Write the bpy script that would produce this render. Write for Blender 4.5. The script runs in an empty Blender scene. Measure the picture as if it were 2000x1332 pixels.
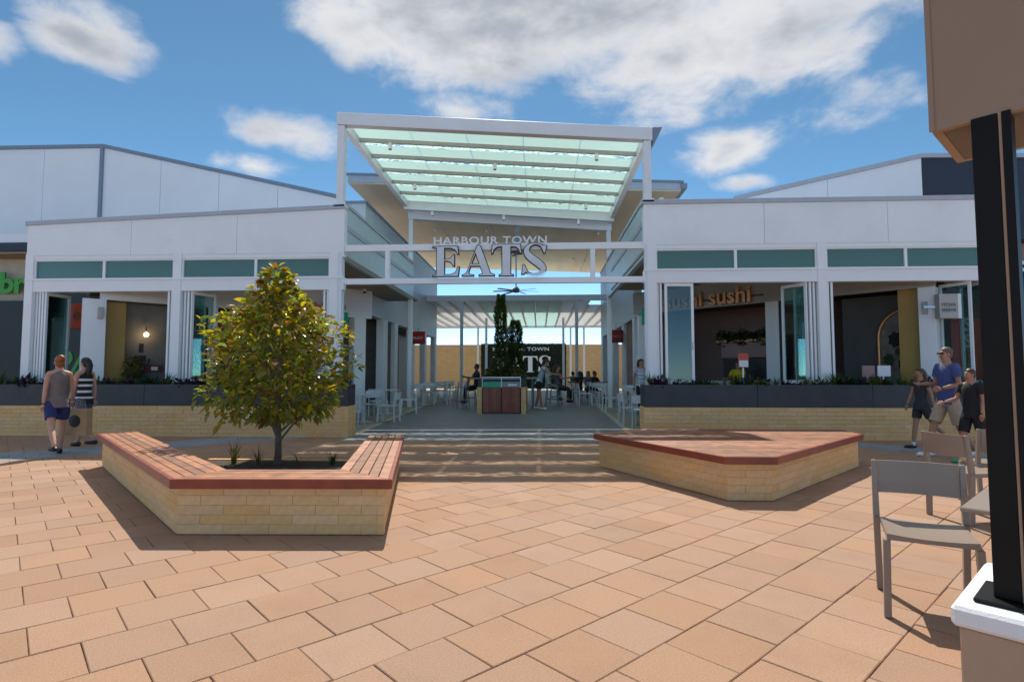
import bpy, bmesh, math, random
from mathutils import Vector, Matrix
R = math.radians
random.seed(7)
S = bpy.context.scene
C = S.collection
# ------------------------------------------------------------------ camera
F, CH, VPX, HOR = 1100.0, 1.35, 1054.0, 731.0
YAW = math.atan((VPX-1000)/F)
PIT = math.atan((HOR-666)/F*math.cos(YAW))
cd = bpy.data.cameras.new('camera'); cam = bpy.data.objects.new('camera', cd); C.objects.link(cam)
cd.sensor_width = 36; cd.sensor_fit = 'HORIZONTAL'; cd.lens = 36*F/2000
cd.clip_start = .05; cd.clip_end = 3000
cam.location = (0, 0, CH); cam.rotation_euler = (R(90)+PIT, 0, YAW)
S.camera = cam
_fw = Vector((-math.sin(YAW)*math.cos(PIT), math.cos(YAW)*math.cos(PIT), math.sin(PIT)))
_rt = Vector((math.cos(YAW), math.sin(YAW), 0)); _up = _rt.cross(_fw)
def ray(x, y): return _fw+_rt*((x-1000)/F)+_up*((666-y)/F)
def at(x, y, Y):                       # photo measurement -> point on the plane Y
    r = ray(x, y); t = Y/r.y; return Vector((r.x*t, Y, CH+r.z*t))
def gr(x, y, z=0):                     # photo measurement -> point at height z
    r = ray(x, y); t = (z-CH)/r.z; return Vector((r.x*t, r.y*t, z))
def AX(x, Y): return at(x, 600, Y).x
def AZ(x, y, Y): return at(x, y, Y).z
# ------------------------------------------------------------------ light
SUN_EL = R(53); SUN_AZ = R(-4)         # sun stands behind the pavilions
sd = bpy.data.lights.new('sun', 'SUN'); sun = bpy.data.objects.new('sun', sd); C.objects.link(sun)
sd.energy = 2.0; sd.angle = R(.53); sd.color = (1, .93, .84)
tos = Vector((math.sin(SUN_AZ)*math.cos(SUN_EL), math.cos(SUN_AZ)*math.cos(SUN_EL), math.sin(SUN_EL)))
sun.rotation_euler = (-tos).to_track_quat('-Z', 'Y').to_euler(); sun.location = tos*60
W = bpy.data.worlds.new('World'); S.world = W; W.use_nodes = True
S.view_settings.view_transform = 'Standard'; S.view_settings.look = 'None'
S.view_settings.exposure = 1.42; S.view_settings.gamma = 1; S.view_settings.use_curve_mapping = False
S.cycles.max_bounces = 6; S.cycles.diffuse_bounces = 4; S.cycles.glossy_bounces = 3; S.cycles.transparent_max_bounces = 16
def world():
    nt = W.node_tree; N = nt.nodes; L = nt.links
    for n in list(N): N.remove(n)
    def n_(t, **k):
        n = N.new(t)
        for a, b in k.items(): setattr(n, a, b)
        return n
    def mth(op, a, b=None, c=None, clamp=False):
        m = n_('ShaderNodeMath', operation=op); m.use_clamp = clamp
        for i, v in enumerate((a, b, c)):
            if v is None: continue
            if isinstance(v, (int, float)): m.inputs[i].default_value = v
            else: L.new(v, m.inputs[i])
        return m.outputs[0]
    def vm(op, a, b):
        m = n_('ShaderNodeVectorMath', operation=op)
        for i, v in enumerate((a, b)):
            if isinstance(v, (tuple, Vector)): m.inputs[i].default_value = v
            else: L.new(v, m.inputs[i])
        return m
    sky = n_('ShaderNodeTexSky', sky_type='NISHITA'); sky.sun_disc = False
    sky.sun_elevation = SUN_EL; sky.sun_rotation = SUN_AZ; sky.altitude = 2500
    sky.air_density = .62; sky.dust_density = .3; sky.ozone_density = 3.0
    tc = n_('ShaderNodeTexCoord')
    d = vm('NORMALIZE', tc.outputs['Generated'], (0, 0, 0)).outputs[0]
    sep = n_('ShaderNodeSeparateXYZ'); L.new(d, sep.inputs[0])
    # cumulus: noise in direction space, flattened towards the horizon
    def density(vec):
        st = vm('MULTIPLY', vec, (1, 1, 1.75)).outputs[0]
        a = n_('ShaderNodeTexNoise'); a.inputs['Scale'].default_value = 2.3; a.inputs['Detail'].default_value = 3
        L.new(vm('ADD', st, (3.1, 1.7, 5.2)).outputs[0], a.inputs['Vector'])
        b = n_('ShaderNodeTexNoise'); b.inputs['Scale'].default_value = 9; b.inputs['Detail'].default_value = 6; b.inputs['Roughness'].default_value = .58; b.inputs['Distortion'].default_value = .25
        L.new(st, b.inputs['Vector'])
        tot = mth('MULTIPLY_ADD', a.outputs[0], .60, -.36)
        # the cloud bank and the single clouds that the photograph shows
        acc = None
        for (px, py, ax, az, w) in BLOBS:
            c = ray(px, py).normalized()
            q = vm('MULTIPLY', vm('SUBTRACT', vec, c).outputs[0], (1/ax, 1/ax, 1/az))
            ln = n_('ShaderNodeVectorMath', operation='LENGTH'); L.new(q.outputs[0], ln.inputs[0])
            g = mth('MULTIPLY', mth('SUBTRACT', 1.0, ln.outputs['Value'], clamp=True), w)
            acc = g if acc is None else mth('MAXIMUM', acc, g)
        # extra cloud added high overhead to brighten the shaded surfaces
        tot = mth('ADD', tot, acc)
        hi = n_('ShaderNodeMapRange', interpolation_type='SMOOTHSTEP'); L.new(sep.outputs['Z'], hi.inputs[0]); hi.inputs[1].default_value = .42; hi.inputs[2].default_value = .70; hi.inputs[4].default_value = .42
        tot = mth('ADD', tot, hi.outputs[0])
        return mth('ADD', tot, mth('MULTIPLY_ADD', b.outputs[0], .75, -.375))
    BLOBS = [(150, 75, .105, .065, .60), (-10, 75, .06, .05, .5), (570, 258, .19, .055, .58), (490, 325, .13, .035, .58), (910, 222, .14, .05, .58),
             (1430, 285, .16, .065, .66), (1460, 357, .09, .03, .55), (680, 62, .13, .08, .55), (1000, 50, .44, .14, .62), (1450, 105, .44, .16, .66), (1690, 185, .20, .08, .56)]
    den = density(d)
    cov = n_('ShaderNodeMapRange', interpolation_type='SMOOTHSTEP'); L.new(den, cov.inputs[0])
    cov.inputs[1].default_value = .17; cov.inputs[2].default_value = .47
    tn = n_('ShaderNodeTexNoise'); tn.inputs['Scale'].default_value = 5; tn.inputs['Detail'].default_value = 5
    L.new(vm('MULTIPLY_ADD', d, (1, 1, 2.2)).outputs[0], tn.inputs['Vector'])
    sh = mth('MULTIPLY_ADD', den, 1.0, mth('MULTIPLY_ADD', tn.outputs[0], 1.1, -.62))
    shade = n_('ShaderNodeMapRange', interpolation_type='SMOOTHSTEP'); L.new(sh, shade.inputs[0])
    shade.inputs[1].default_value = .22; shade.inputs[2].default_value = .72
    ramp = n_('ShaderNodeMix', data_type='RGBA'); L.new(shade.outputs[0], ramp.inputs['Factor'])
    ramp.inputs['A'].default_value = (2.1, 2.08, 2.1, 1); ramp.inputs['B'].default_value = (1.02, 1.1, 1.24, 1)
    fade = mth('MULTIPLY', cov.outputs[0], mth('MULTIPLY', sep.outputs['Z'], 12, clamp=True))
    fade = mth('MULTIPLY', fade, .92)
    mix = n_('ShaderNodeMix', data_type='RGBA'); L.new(fade, mix.inputs['Factor'])
    tint = n_('ShaderNodeMix', data_type='RGBA', blend_type='MULTIPLY'); tint.inputs['Factor'].default_value = 1; L.new(sky.outputs[0], tint.inputs['A']); hz = n_('ShaderNodeMapRange', interpolation_type='SMOOTHSTEP'); L.new(sep.outputs['Z'], hz.inputs[0]); hz.inputs[2].default_value = .30; tm = n_('ShaderNodeMix', data_type='RGBA'); L.new(hz.outputs[0], tm.inputs['Factor']); tm.inputs['A'].default_value = (.66, .72, .72, 1); tm.inputs['B'].default_value = (.37, .49, .43, 1); L.new(tm.outputs['Result'], tint.inputs['B'])
    L.new(tint.outputs['Result'], mix.inputs['A']); L.new(ramp.outputs['Result'], mix.inputs['B'])
    bg = n_('ShaderNodeBackground'); bg.inputs['Strength'].default_value = .15
    L.new(mix.outputs['Result'], bg.inputs[0])
    out = n_('ShaderNodeOutputWorld'); L.new(bg.outputs[0], out.inputs[0])
world()
# ------------------------------------------------------------------ materials
def nodes(name):
    m = bpy.data.materials.new(name); m.use_nodes = True; nt = m.node_tree
    return m, nt, nt.nodes, nt.links, nt.nodes['Principled BSDF']
def M(name, col, rough=.6, var=.08, scale=6, bump=0, bscale=80, metal=0, piece=0, spec=.5, col2=None, streak=None, coat=0, dirt=0):
    m, nt, N, L, P = nodes(name)
    tc = N.new('ShaderNodeTexCoord'); src = tc.outputs['Object']
    if streak:
        mp = N.new('ShaderNodeMapping'); mp.inputs['Scale'].default_value = streak; L.new(src, mp.inputs[0]); src2 = mp.outputs[0]
    else: src2 = src
    nz = N.new('ShaderNodeTexNoise'); nz.inputs['Scale'].default_value = scale; nz.inputs['Detail'].default_value = 6; L.new(src2, nz.inputs['Vector'])
    mx = N.new('ShaderNodeMix'); mx.data_type = 'RGBA'
    c2 = col2 or col
    mx.inputs['A'].default_value = tuple(min(1, v*(1-var)) for v in col)+(1,)
    mx.inputs['B'].default_value = tuple(min(1, v*(1+var)) for v in c2)+(1,)
    rg = N.new('ShaderNodeMapRange'); rg.inputs[1].default_value = .3; rg.inputs[2].default_value = .7; L.new(nz.outputs[0], rg.inputs[0])
    L.new(rg.outputs[0], mx.inputs['Factor']); res = mx.outputs['Result']
    if piece:
        g = N.new('ShaderNodeNewGeometry'); oi = N.new('ShaderNodeObjectInfo')
        ad = N.new('ShaderNodeMath'); ad.operation = 'ADD'; L.new(g.outputs['Random Per Island'], ad.inputs[0]); L.new(oi.outputs['Random'], ad.inputs[1])
        fr = N.new('ShaderNodeMath'); fr.operation = 'FRACT'; L.new(ad.outputs[0], fr.inputs[0])
        mr = N.new('ShaderNodeMapRange'); mr.inputs[3].default_value = 1-piece; mr.inputs[4].default_value = 1+piece*.7; L.new(fr.outputs[0], mr.inputs[0])
        hs = N.new('ShaderNodeHueSaturation'); L.new(res, hs.inputs['Color']); L.new(mr.outputs[0], hs.inputs['Value'])
        f2 = N.new('ShaderNodeMath'); f2.operation = 'MULTIPLY'; L.new(fr.outputs[0], f2.inputs[0]); f2.inputs[1].default_value = 7.31
        f3 = N.new('ShaderNodeMath'); f3.operation = 'FRACT'; L.new(f2.outputs[0], f3.inputs[0])
        m3 = N.new('ShaderNodeMapRange'); m3.inputs[3].default_value = .92; m3.inputs[4].default_value = 1.06; L.new(f3.outputs[0], m3.inputs[0]); L.new(m3.outputs[0], hs.inputs['Saturation'])
        res = hs.outputs[0]
    if dirt:
        dn = N.new('ShaderNodeTexNoise'); dn.inputs['Scale'].default_value = 1.1; dn.inputs['Detail'].default_value = 9; dn.inputs['Roughness'].default_value = .65
        gp = N.new('ShaderNodeNewGeometry'); L.new(gp.outputs['Position'], dn.inputs['Vector'])
        dr = N.new('ShaderNodeMapRange'); dr.inputs[1].default_value = .5; dr.inputs[2].default_value = .75; dr.inputs[4].default_value = dirt; L.new(dn.outputs[0], dr.inputs[0])
        dm = N.new('ShaderNodeMix'); dm.data_type = 'RGBA'; L.new(dr.outputs[0], dm.inputs['Factor']); L.new(res, dm.inputs['A'])
        dm.inputs['B'].default_value = tuple(v*.45 for v in col)+(1,); res = dm.outputs['Result']
    L.new(res, P.inputs['Base Color'])
    P.inputs['Roughness'].default_value = rough; P.inputs['Metallic'].default_value = metal; P.inputs['Specular IOR Level'].default_value = spec
    if coat: P.inputs['Coat Weight'].default_value = coat; P.inputs['Coat Roughness'].default_value = .15
    if bump:
        bn = N.new('ShaderNodeTexNoise'); bn.inputs['Scale'].default_value = bscale; bn.inputs['Detail'].default_value = 5; L.new(src2, bn.inputs['Vector'])
        bp = N.new('ShaderNodeBump'); bp.inputs['Strength'].default_value = bump; bp.inputs['Distance'].default_value = .01; L.new(bn.outputs[0], bp.inputs['Height']); L.new(bp.outputs[0], P.inputs['Normal'])
    return m
def glass(name, tint, refl=.12, rough=.02, body=0, bodycol=(.5, .6, .58)):
    m, nt, N, L, P = nodes(name); N.remove(P); out = N['Material Output']
    t = N.new('ShaderNodeBsdfTransparent'); t.inputs[0].default_value = (*tint, 1)
    g = N.new('ShaderNodeBsdfGlossy'); g.inputs['Roughness'].default_value = rough; g.inputs[0].default_value = (.9, .95, .95, 1)
    lw = N.new('ShaderNodeFresnel'); lw.inputs[0].default_value = 1.5
    ad = N.new('ShaderNodeMath'); ad.operation = 'MULTIPLY_ADD'; L.new(lw.outputs[0], ad.inputs[0]); ad.inputs[1].default_value = .6; ad.inputs[2].default_value = refl; ad.use_clamp = True
    base = t.outputs[0]
    if body:
        df = N.new('ShaderNodeBsdfDiffuse'); df.inputs[0].default_value = (*bodycol, 1)
        tl = N.new('ShaderNodeBsdfTranslucent'); tl.inputs[0].default_value = (*bodycol, 1)
        m1 = N.new('ShaderNodeMixShader'); m1.inputs[0].default_value = .6; L.new(df.outputs[0], m1.inputs[1]); L.new(tl.outputs[0], m1.inputs[2])
        m2 = N.new('ShaderNodeMixShader'); m2.inputs[0].default_value = body; L.new(base, m2.inputs[1]); L.new(m1.outputs[0], m2.inputs[2]); base = m2.outputs[0]
    mx = N.new('ShaderNodeMixShader'); L.new(ad.outputs[0], mx.inputs[0]); L.new(base, mx.inputs[1]); L.new(g.outputs[0], mx.inputs[2])
    L.new(mx.outputs[0], out.inputs[0]); return m
def frosted(name, col, transp=.12):
    m, nt, N, L, P = nodes(name); N.remove(P); out = N['Material Output']
    tl = N.new('ShaderNodeBsdfTranslucent'); tl.inputs[0].default_value = (*col, 1)
    df = N.new('ShaderNodeBsdfDiffuse'); df.inputs[0].default_value = (*col, 1)
    tr = N.new('ShaderNodeBsdfTransparent'); tr.inputs[0].default_value = (*col, 1)
    a = N.new('ShaderNodeMixShader'); a.inputs[0].default_value = .42; L.new(tl.outputs[0], a.inputs[1]); L.new(df.outputs[0], a.inputs[2])
    b = N.new('ShaderNodeMixShader'); b.inputs[0].default_value = transp; L.new(a.outputs[0], b.inputs[1]); L.new(tr.outputs[0], b.inputs[2])
    L.new(b.outputs[0], out.inputs[0]); return m
def wavy(name):                        # clear strip with a wavy printed edge
    m, nt, N, L, P = nodes(name); N.remove(P); out = N['Material Output']
    tc = N.new('ShaderNodeTexCoord')
    mp = N.new('ShaderNodeMapping'); mp.inputs['Rotation'].default_value = (0, 0, R(24)); mp.inputs['Scale'].default_value = (1, 3.0, 1); L.new(tc.outputs['Object'], mp.inputs[0])
    nz = N.new('ShaderNodeTexNoise'); nz.inputs['Scale'].default_value = 4.6; nz.inputs['Detail'].default_value = 1.5; nz.inputs['Distortion'].default_value = 1.6; L.new(mp.outputs[0], nz.inputs[0])
    rg = N.new('ShaderNodeMapRange'); rg.inputs[1].default_value = .47; rg.inputs[2].default_value = .53; L.new(nz.outputs[0], rg.inputs[0])
    tr = N.new('ShaderNodeBsdfTransparent'); tr.inputs[0].default_value = (.94, .98, .96, 1)
    tl = N.new('ShaderNodeBsdfTranslucent'); tl.inputs[0].default_value = (.72, .88, .82, 1)
    b = N.new('ShaderNodeMixShader'); L.new(rg.outputs[0], b.inputs[0]); L.new(tl.outputs[0], b.inputs[1]); L.new(tr.outputs[0], b.inputs[2]); L.new(b.outputs[0], out.inputs[0]); return m
def emis(name, col, st):
    m, nt, N, L, P = nodes(name); P.inputs['Emission Color'].default_value = (*col, 1); P.inputs['Emission Strength'].default_value = st; P.inputs['Base Color'].default_value = (*col, 1); return m
def leafmat(name, top, top2, under, rough=.32):
    m, nt, N, L, P = nodes(name); out = N['Material Output']
    g = N.new('ShaderNodeNewGeometry'); oi = N.new('ShaderNodeObjectInfo')
    ad = N.new('ShaderNodeMath'); ad.operation = 'ADD'; L.new(g.outputs['Random Per Island'], ad.inputs[0]); L.new(oi.outputs['Random'], ad.inputs[1])
    fr = N.new('ShaderNodeMath'); fr.operation = 'FRACT'; L.new(ad.outputs[0], fr.inputs[0])
    a = N.new('ShaderNodeMix'); a.data_type = 'RGBA'; a.inputs['A'].default_value = (*top, 1); a.inputs['B'].default_value = (*top2, 1); L.new(fr.outputs[0], a.inputs['Factor'])
    b = N.new('ShaderNodeMix'); b.data_type = 'RGBA'; L.new(g.outputs['Backfacing'], b.inputs['Factor']); L.new(a.outputs['Result'], b.inputs['A']); b.inputs['B'].default_value = (*under, 1)
    L.new(b.outputs['Result'], P.inputs['Base Color']); P.inputs['Roughness'].default_value = rough
    tl = N.new('ShaderNodeBsdfTranslucent'); L.new(a.outputs['Result'], tl.inputs[0])
    mx = N.new('ShaderNodeMixShader'); mx.inputs[0].default_value = .55; L.new(P.outputs[0], mx.inputs[1]); L.new(tl.outputs[0], mx.inputs[2]); L.new(mx.outputs[0], out.inputs[0]); return m

white = M('white_paint', (.86, .86, .865), .5, .02, 3)
whitepanel = M('white_panel', (.86, .86, .865), .45, .03, .8, dirt=.14)
bluepanel = M('pale_blue_panel', (.52, .60, .64), .5, .04, 1.2, dirt=.06)
gablemat = M('insulated_panel', (.80, .82, .86), .45, .03, .7, dirt=.06)
capmat = M('blue_grey_capping', (.20, .25, .33), .45, .05)
lightcap = M('grey_capping', (.42, .45, .51), .45, .05)
steelw = M('pale_grey_steel', (.76, .78, .81), .4, .03, 3)
sidepanel = M('pale_teal_panel', (.50, .60, .62), .35, .05, 1.5)
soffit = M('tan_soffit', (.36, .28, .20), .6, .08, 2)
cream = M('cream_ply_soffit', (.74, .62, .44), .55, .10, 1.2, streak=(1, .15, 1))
navy = M('navy_cladding', (.022, .026, .045), .5, .1)
frame = M('white_aluminium', (.86, .86, .865), .35, .02)
paneg = glass('clear_pane', (.72, .86, .84), .01)
transom = glass('green_transom_pane', (.45, .70, .62), .02, body=.62, bodycol=(.32, .52, .44))
mint = frosted('mint_frosted_glass', (.80, .95, .92), .02)
strip = wavy('clear_fritted_strip')
polyw = frosted('white_polycarbonate', (.80, .80, .78), .25)
black = M('black_paint', (.012, .012, .013), .45, .1)
blacksat = M('black_steel', (.008, .0072, .0065), .5, .15, 4, spec=.18)
charcoal = M('charcoal_planter_panel', (.036, .037, .042), .5, .22, 4, bump=.15, dirt=.3)
sandbrick = M('sand_brick', (.79, .48, .21), .85, .08, 18, bump=.4, bscale=90, piece=.06, dirt=.14)
mortar = M('mortar', (.64, .42, .21), .9, .1, 30)
timber = M('red_hardwood', (.34, .145, .07), .5, .34, 7, streak=(1, 1, 1), piece=.36, bump=.15, bscale=40)
timberedge = M('oiled_hardwood_edge', (.25, .042, .012), .42, .22, 6, piece=.1)
paver = M('tan_paver', (.375, .226, .140), .88, .14, 95, bump=.45, bscale=200, piece=.085, dirt=.28)
greypav = M('grey_paver', (.27, .30, .33), .85, .08, 12, bump=.3, bscale=200, piece=.12)
joint = M('joint_sand', (.20, .12, .075), .95, .2, 20)
lanegrey = M('grey_honed_concrete', (.20, .215, .225), .5, .07, 2.5, dirt=.12)
beigefloor = M('beige_tile', (.36, .33, .26), .6, .08, 3)
edging = M('cream_edging', (.52, .48, .38), .7, .06)
soil = M('garden_soil', (.06, .042, .03), .95, .4, 20, bump=1, bscale=40)
bark = M('smooth_bark', (.20, .14, .095), .8, .25, 14, bump=.3)
taupe = M('taupe_plastic', (.27, .215, .17), .38, .04, 5)
whitepl = M('white_plastic', (.66, .69, .70), .35, .03, 5)
greypl = M('grey_plastic', (.22, .235, .24), .4, .05, 5)
brownclad = M('taupe_cladding', (.30, .20, .135), .55, .06, 1.3, bump=.05, bscale=30)
tanrender = M('tan_render', (.45, .30, .20), .8, .06, 4, bump=.2, bscale=120)
stonecap = M('white_rendered_cap', (.78, .78, .77), .75, .05, 10, bump=.2, bscale=160)
mustard = M('mustard_panel', (.42, .25, .05), .5, .10, 2)
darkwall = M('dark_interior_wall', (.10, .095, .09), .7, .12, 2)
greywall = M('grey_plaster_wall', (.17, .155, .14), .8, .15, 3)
pinkwall = M('dusty_pink_wall', (.36, .225, .205), .7, .06, 2)
lightgrey = M('warm_grey_panel', (.44, .42, .39), .6, .05)
copper = M('copper', (.75, .34, .15), .3, .08, metal=.7)
redsign = M('orange_red_sign', (.55, .065, .02), .4, .04)
redm = M('red_banner', (.45, .02, .015), .5, .05)
darkred = M('dark_red_sign', (.16, .012, .012), .5, .1)
greenl = M('green_acrylic', (.045, .36, .01), .35, .05)
greenbin = M('green_plastic', (.01, .33, .17), .35, .04)
exitg = M('exit_green', (.0, .33, .18), .4, .03)
orangel = M('orange_letters', (.75, .15, .02), .4, .03)
binwood = M('dark_red_slats', (.26, .06, .022), .4, .2, 6, piece=.2)
steel = M('brushed_steel', (.40, .41, .43), .3, .05, metal=.8)
signface = M('brushed_letter_face', (.70, .70, .72), .4, .04, 6)
bulb = emis('lit_bulb', (1, .72, .35), 9)
woodwall = M('brown_timber_wall', (.18, .09, .04), .5, .2, 4)
stripey = M('sign_white', (.8, .8, .8), .5, .02)
skin = M('skin', (.52, .28, .19), .55, .05, 10)
skin2 = M('tanned_skin', (.42, .205, .125), .55, .05, 10)
skin3 = M('dark_skin', (.16, .085, .055), .55, .05, 10)
hred = M('auburn_hair', (.26, .075, .02), .5, .3, 30); hblk = M('black_hair', (.012, .010, .009), .45, .3, 30); hgry = M('grey_brown_hair', (.12, .09, .065), .55, .3, 30); hbrn = M('brown_hair', (.06, .03, .018), .5, .3, 30)
def cloth(n, c): return M(n, c, .85, .12, 12, bump=.25, bscale=60)
CL = {k: cloth(k+'_cloth', v) for k, v in dict(brown=(.17, .135, .13), navyb=(.02, .03, .12), denim=(.10, .12, .20), charcoal=(.035, .035, .04), blue=(.06, .085, .24), khaki=(.45, .34, .25), blackc=(.012, .012, .014), whitec=(.7, .72, .72), palegrey=(.42, .50, .52), yellow=(.70, .52, .01), greyc=(.12, .13, .14), lilac=(.5, .48, .58), olive=(.10, .10, .05)).items()}
# ------------------------------------------------------------------ builders
OFF = {}
class MB:
    def __init__(s): s.v = []; s.f = []; s.sm = []
    def add(s, vs, fs, sm=False):
        o = len(s.v); s.v += [Vector(v) for v in vs]; s.f += [tuple(i+o for i in f) for f in fs]; s.sm += [sm]*len(fs); return s
    def box(s, x0, x1, y0, y1, z0, z1, T=None):
        vs = [Vector((x, y, z)) for z in (z0, z1) for x, y in ((x0, y0), (x1, y0), (x1, y1), (x0, y1))]
        if T: vs = [T @ v for v in vs]
        return s.add(vs, [(0, 3, 2, 1), (4, 5, 6, 7), (0, 1, 5, 4), (1, 2, 6, 5), (2, 3, 7, 6), (3, 0, 4, 7)])
    def hexa(s, b, t):                 # 4 bottom pts, 4 top pts (ccw)
        return s.add(list(b)+list(t), [(0, 3, 2, 1), (4, 5, 6, 7), (0, 1, 5, 4), (1, 2, 6, 5), (2, 3, 7, 6), (3, 0, 4, 7)])
    def prism(s, poly, z0, z1, T=None):
        n = len(poly); vs = [Vector((p[0], p[1], z0)) for p in poly]+[Vector((p[0], p[1], z1)) for p in poly]
        if T: vs = [T @ v for v in vs]
        return s.add(vs, [tuple(range(n-1, -1, -1)), tuple(range(n, 2*n))]+[(i, (i+1) % n, n+(i+1) % n, n+i) for i in range(n)])
    def tube(s, pts, rad, n=8, cap=True, sm=True):
        pts = [Vector(p) for p in pts]; rad = rad if isinstance(rad, (list, tuple)) else [rad]*len(pts)
        rings = []; px = None
        for i, p in enumerate(pts):
            d = (pts[min(i+1, len(pts)-1)]-pts[max(i-1, 0)]).normalized()
            if px is None: px = d.orthogonal().normalized()
            px = (px-d*px.dot(d)).normalized(); py = d.cross(px)
            rings.append([p+(px*math.cos(2*math.pi*k/n)+py*math.sin(2*math.pi*k/n))*rad[i] for k in range(n)])
        vs = [v for r in rings for v in r]; fs = []
        for i in range(len(pts)-1):
            for k in range(n): fs.append((i*n+k, i*n+(k+1) % n, (i+1)*n+(k+1) % n, (i+1)*n+k))
        s.add(vs, fs, sm)
        if cap: s.add(rings[0], [tuple(range(n-1, -1, -1))]); s.add(rings[-1], [tuple(range(n))])
        return s
    def ball(s, c, r, n=10, m=7, T=None):
        r = r if isinstance(r, (tuple, list)) else (r, r, r); vs = []; fs = []
        for j in range(m+1):
            th = math.pi*j/m
            for i in range(n):
                a = 2*math.pi*i/n; v = Vector((r[0]*math.sin(th)*math.cos(a), r[1]*math.sin(th)*math.sin(a), r[2]*math.cos(th)))
                if T: v = T @ v
                vs.append(Vector(c)+v)
        for j in range(m):
            for i in range(n): fs.append((j*n+i, (j+1)*n+i, (j+1)*n+(i+1) % n, j*n+(i+1) % n))
        return s.add(vs, fs, True)
    def mesh(s, name, mat, off=Vector((0, 0, 0)), bevel=0):
        me = bpy.data.meshes.new(name); me.from_pydata([v-off for v in s.v], [], s.f)
        me.polygons.foreach_set('use_smooth', s.sm)
        if mat: me.materials.append(mat)
        if bevel:
            bm = bmesh.new(); bm.from_mesh(me); bmesh.ops.remove_doubles(bm, verts=bm.verts, dist=1e-5)
            es = [e for e in bm.edges if len(e.link_faces) == 2 and e.calc_face_angle(0) > .5]
            bmesh.ops.bevel(bm, geom=es, offset=bevel, segments=1, affect='EDGES', clamp_overlap=True); bm.to_mesh(me); bm.free()
        me.update(); return me
    def build(s, name, mat, parent=None, bevel=0, loc=None):
        off = OFF.get(parent.name, Vector((0, 0, 0))) if parent else (Vector(loc) if loc is not None else Vector((0, 0, 0)))
        o = bpy.data.objects.new(name, s.mesh(name, mat, off, bevel)); C.objects.link(o)
        if parent: o.parent = parent
        else: o.location = off
        OFF[o.name] = off; return o
def tag(o, label, cat, group=None, kind=None):
    if kind: o['kind'] = kind
    if label: o['label'] = label
    if cat: o['category'] = cat
    if group: o['group'] = group
    return o
def thing(name, label, cat, loc=(0, 0, 0), rz=0, group=None, local=False):
    o = bpy.data.objects.new(name, None); C.objects.link(o); o.location = loc; o.rotation_euler = (0, 0, rz); o.empty_display_size = .1
    OFF[o.name] = Vector((0, 0, 0)) if local else Vector(loc)
    return tag(o, label, cat, group)
def struct(name, mb, mat, label=None):
    o = mb.build(name, mat); o['kind'] = 'structure'
    if label: o['label'] = label
    return o
def inst(o_mesh, name, parent, loc, rz=0, scale=(1, 1, 1), rot=None):
    o = bpy.data.objects.new(name, o_mesh); C.objects.link(o); o.parent = parent
    o.location = Vector(loc)-OFF.get(parent.name, Vector((0, 0, 0))); o.rotation_euler = rot or (0, 0, rz); o.scale = scale; return o
def copy_tree(o, parent=None):
    c = o.copy(); C.objects.link(c); c.parent = parent
    for ch in list(o.children): copy_tree(ch, c)
    return c
def curve_mesh(polys, depth, offset=0):
    cu = bpy.data.curves.new('glyph', 'CURVE'); cu.dimensions = '2D'; cu.fill_mode = 'BOTH'; cu.extrude = depth/2; cu.offset = offset
    for p in polys:
        sp = cu.splines.new('POLY'); sp.points.add(len(p)-1); sp.use_cyclic_u = True
        for i, q in enumerate(p): sp.points[i].co = (q[0], q[1], 0, 1)
    ob = bpy.data.objects.new('glyph', cu); me = bpy.data.meshes.new_from_object(ob); bpy.data.objects.remove(ob); bpy.data.curves.remove(cu); return me
def text_mesh(txt, size, depth, spacing=1.0, offset=0, align='LEFT', bold=0):
    cu = bpy.data.curves.new('lettering', 'FONT'); cu.body = txt; cu.size = size; cu.extrude = depth/2; cu.space_character = spacing; cu.offset = offset+bold; cu.align_x = align; cu.resolution_u = 3
    ob = bpy.data.objects.new('lettering', cu); me = bpy.data.meshes.new_from_object(ob); bpy.data.objects.remove(ob); bpy.data.curves.remove(cu); return me
def put_mesh(me, name, mat, T, parent=None):
    me.transform(T); me.materials.clear(); me.materials.append(mat); off = OFF.get(parent.name, Vector((0, 0, 0))) if parent else Vector((0, 0, 0))
    me.transform(Matrix.Translation(-off)); o = bpy.data.objects.new(name, me); C.objects.link(o); o.parent = parent; OFF[o.name] = off; return o
def letters(txt, T, mat, parent, depth, spacing=1.0, bold=0, width=None, sy=None):
    full = text_mesh(txt, 1, depth, spacing, bold=bold); ext = max(v.co.x for v in full.vertices); bpy.data.meshes.remove(full)
    k = width/ext if width else 1
    for i, ch in enumerate(txt):
        if ch == ' ': continue
        pre = text_mesh(txt[:i+1], 1, depth, spacing, bold=bold); own = text_mesh(ch, 1, depth, spacing, bold=bold)
        dx = max(v.co.x for v in pre.vertices)-max(v.co.x for v in own.vertices); bpy.data.meshes.remove(pre)
        put_mesh(own, 'letter', mat, T @ Matrix.Diagonal((k, sy or k, 1, 1)) @ Matrix.Translation((dx, 0, 0)), parent)
ORD = 'first second third fourth fifth sixth seventh eighth ninth tenth eleventh twelfth thirteenth fourteenth fifteenth sixteenth seventeenth eighteenth nineteenth twentieth'.split()
def ordn(n):
    return ORD[n] if n < 20 else 'twenty-'+ORD[n-20] if n < 29 else 'thirtieth'
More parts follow.
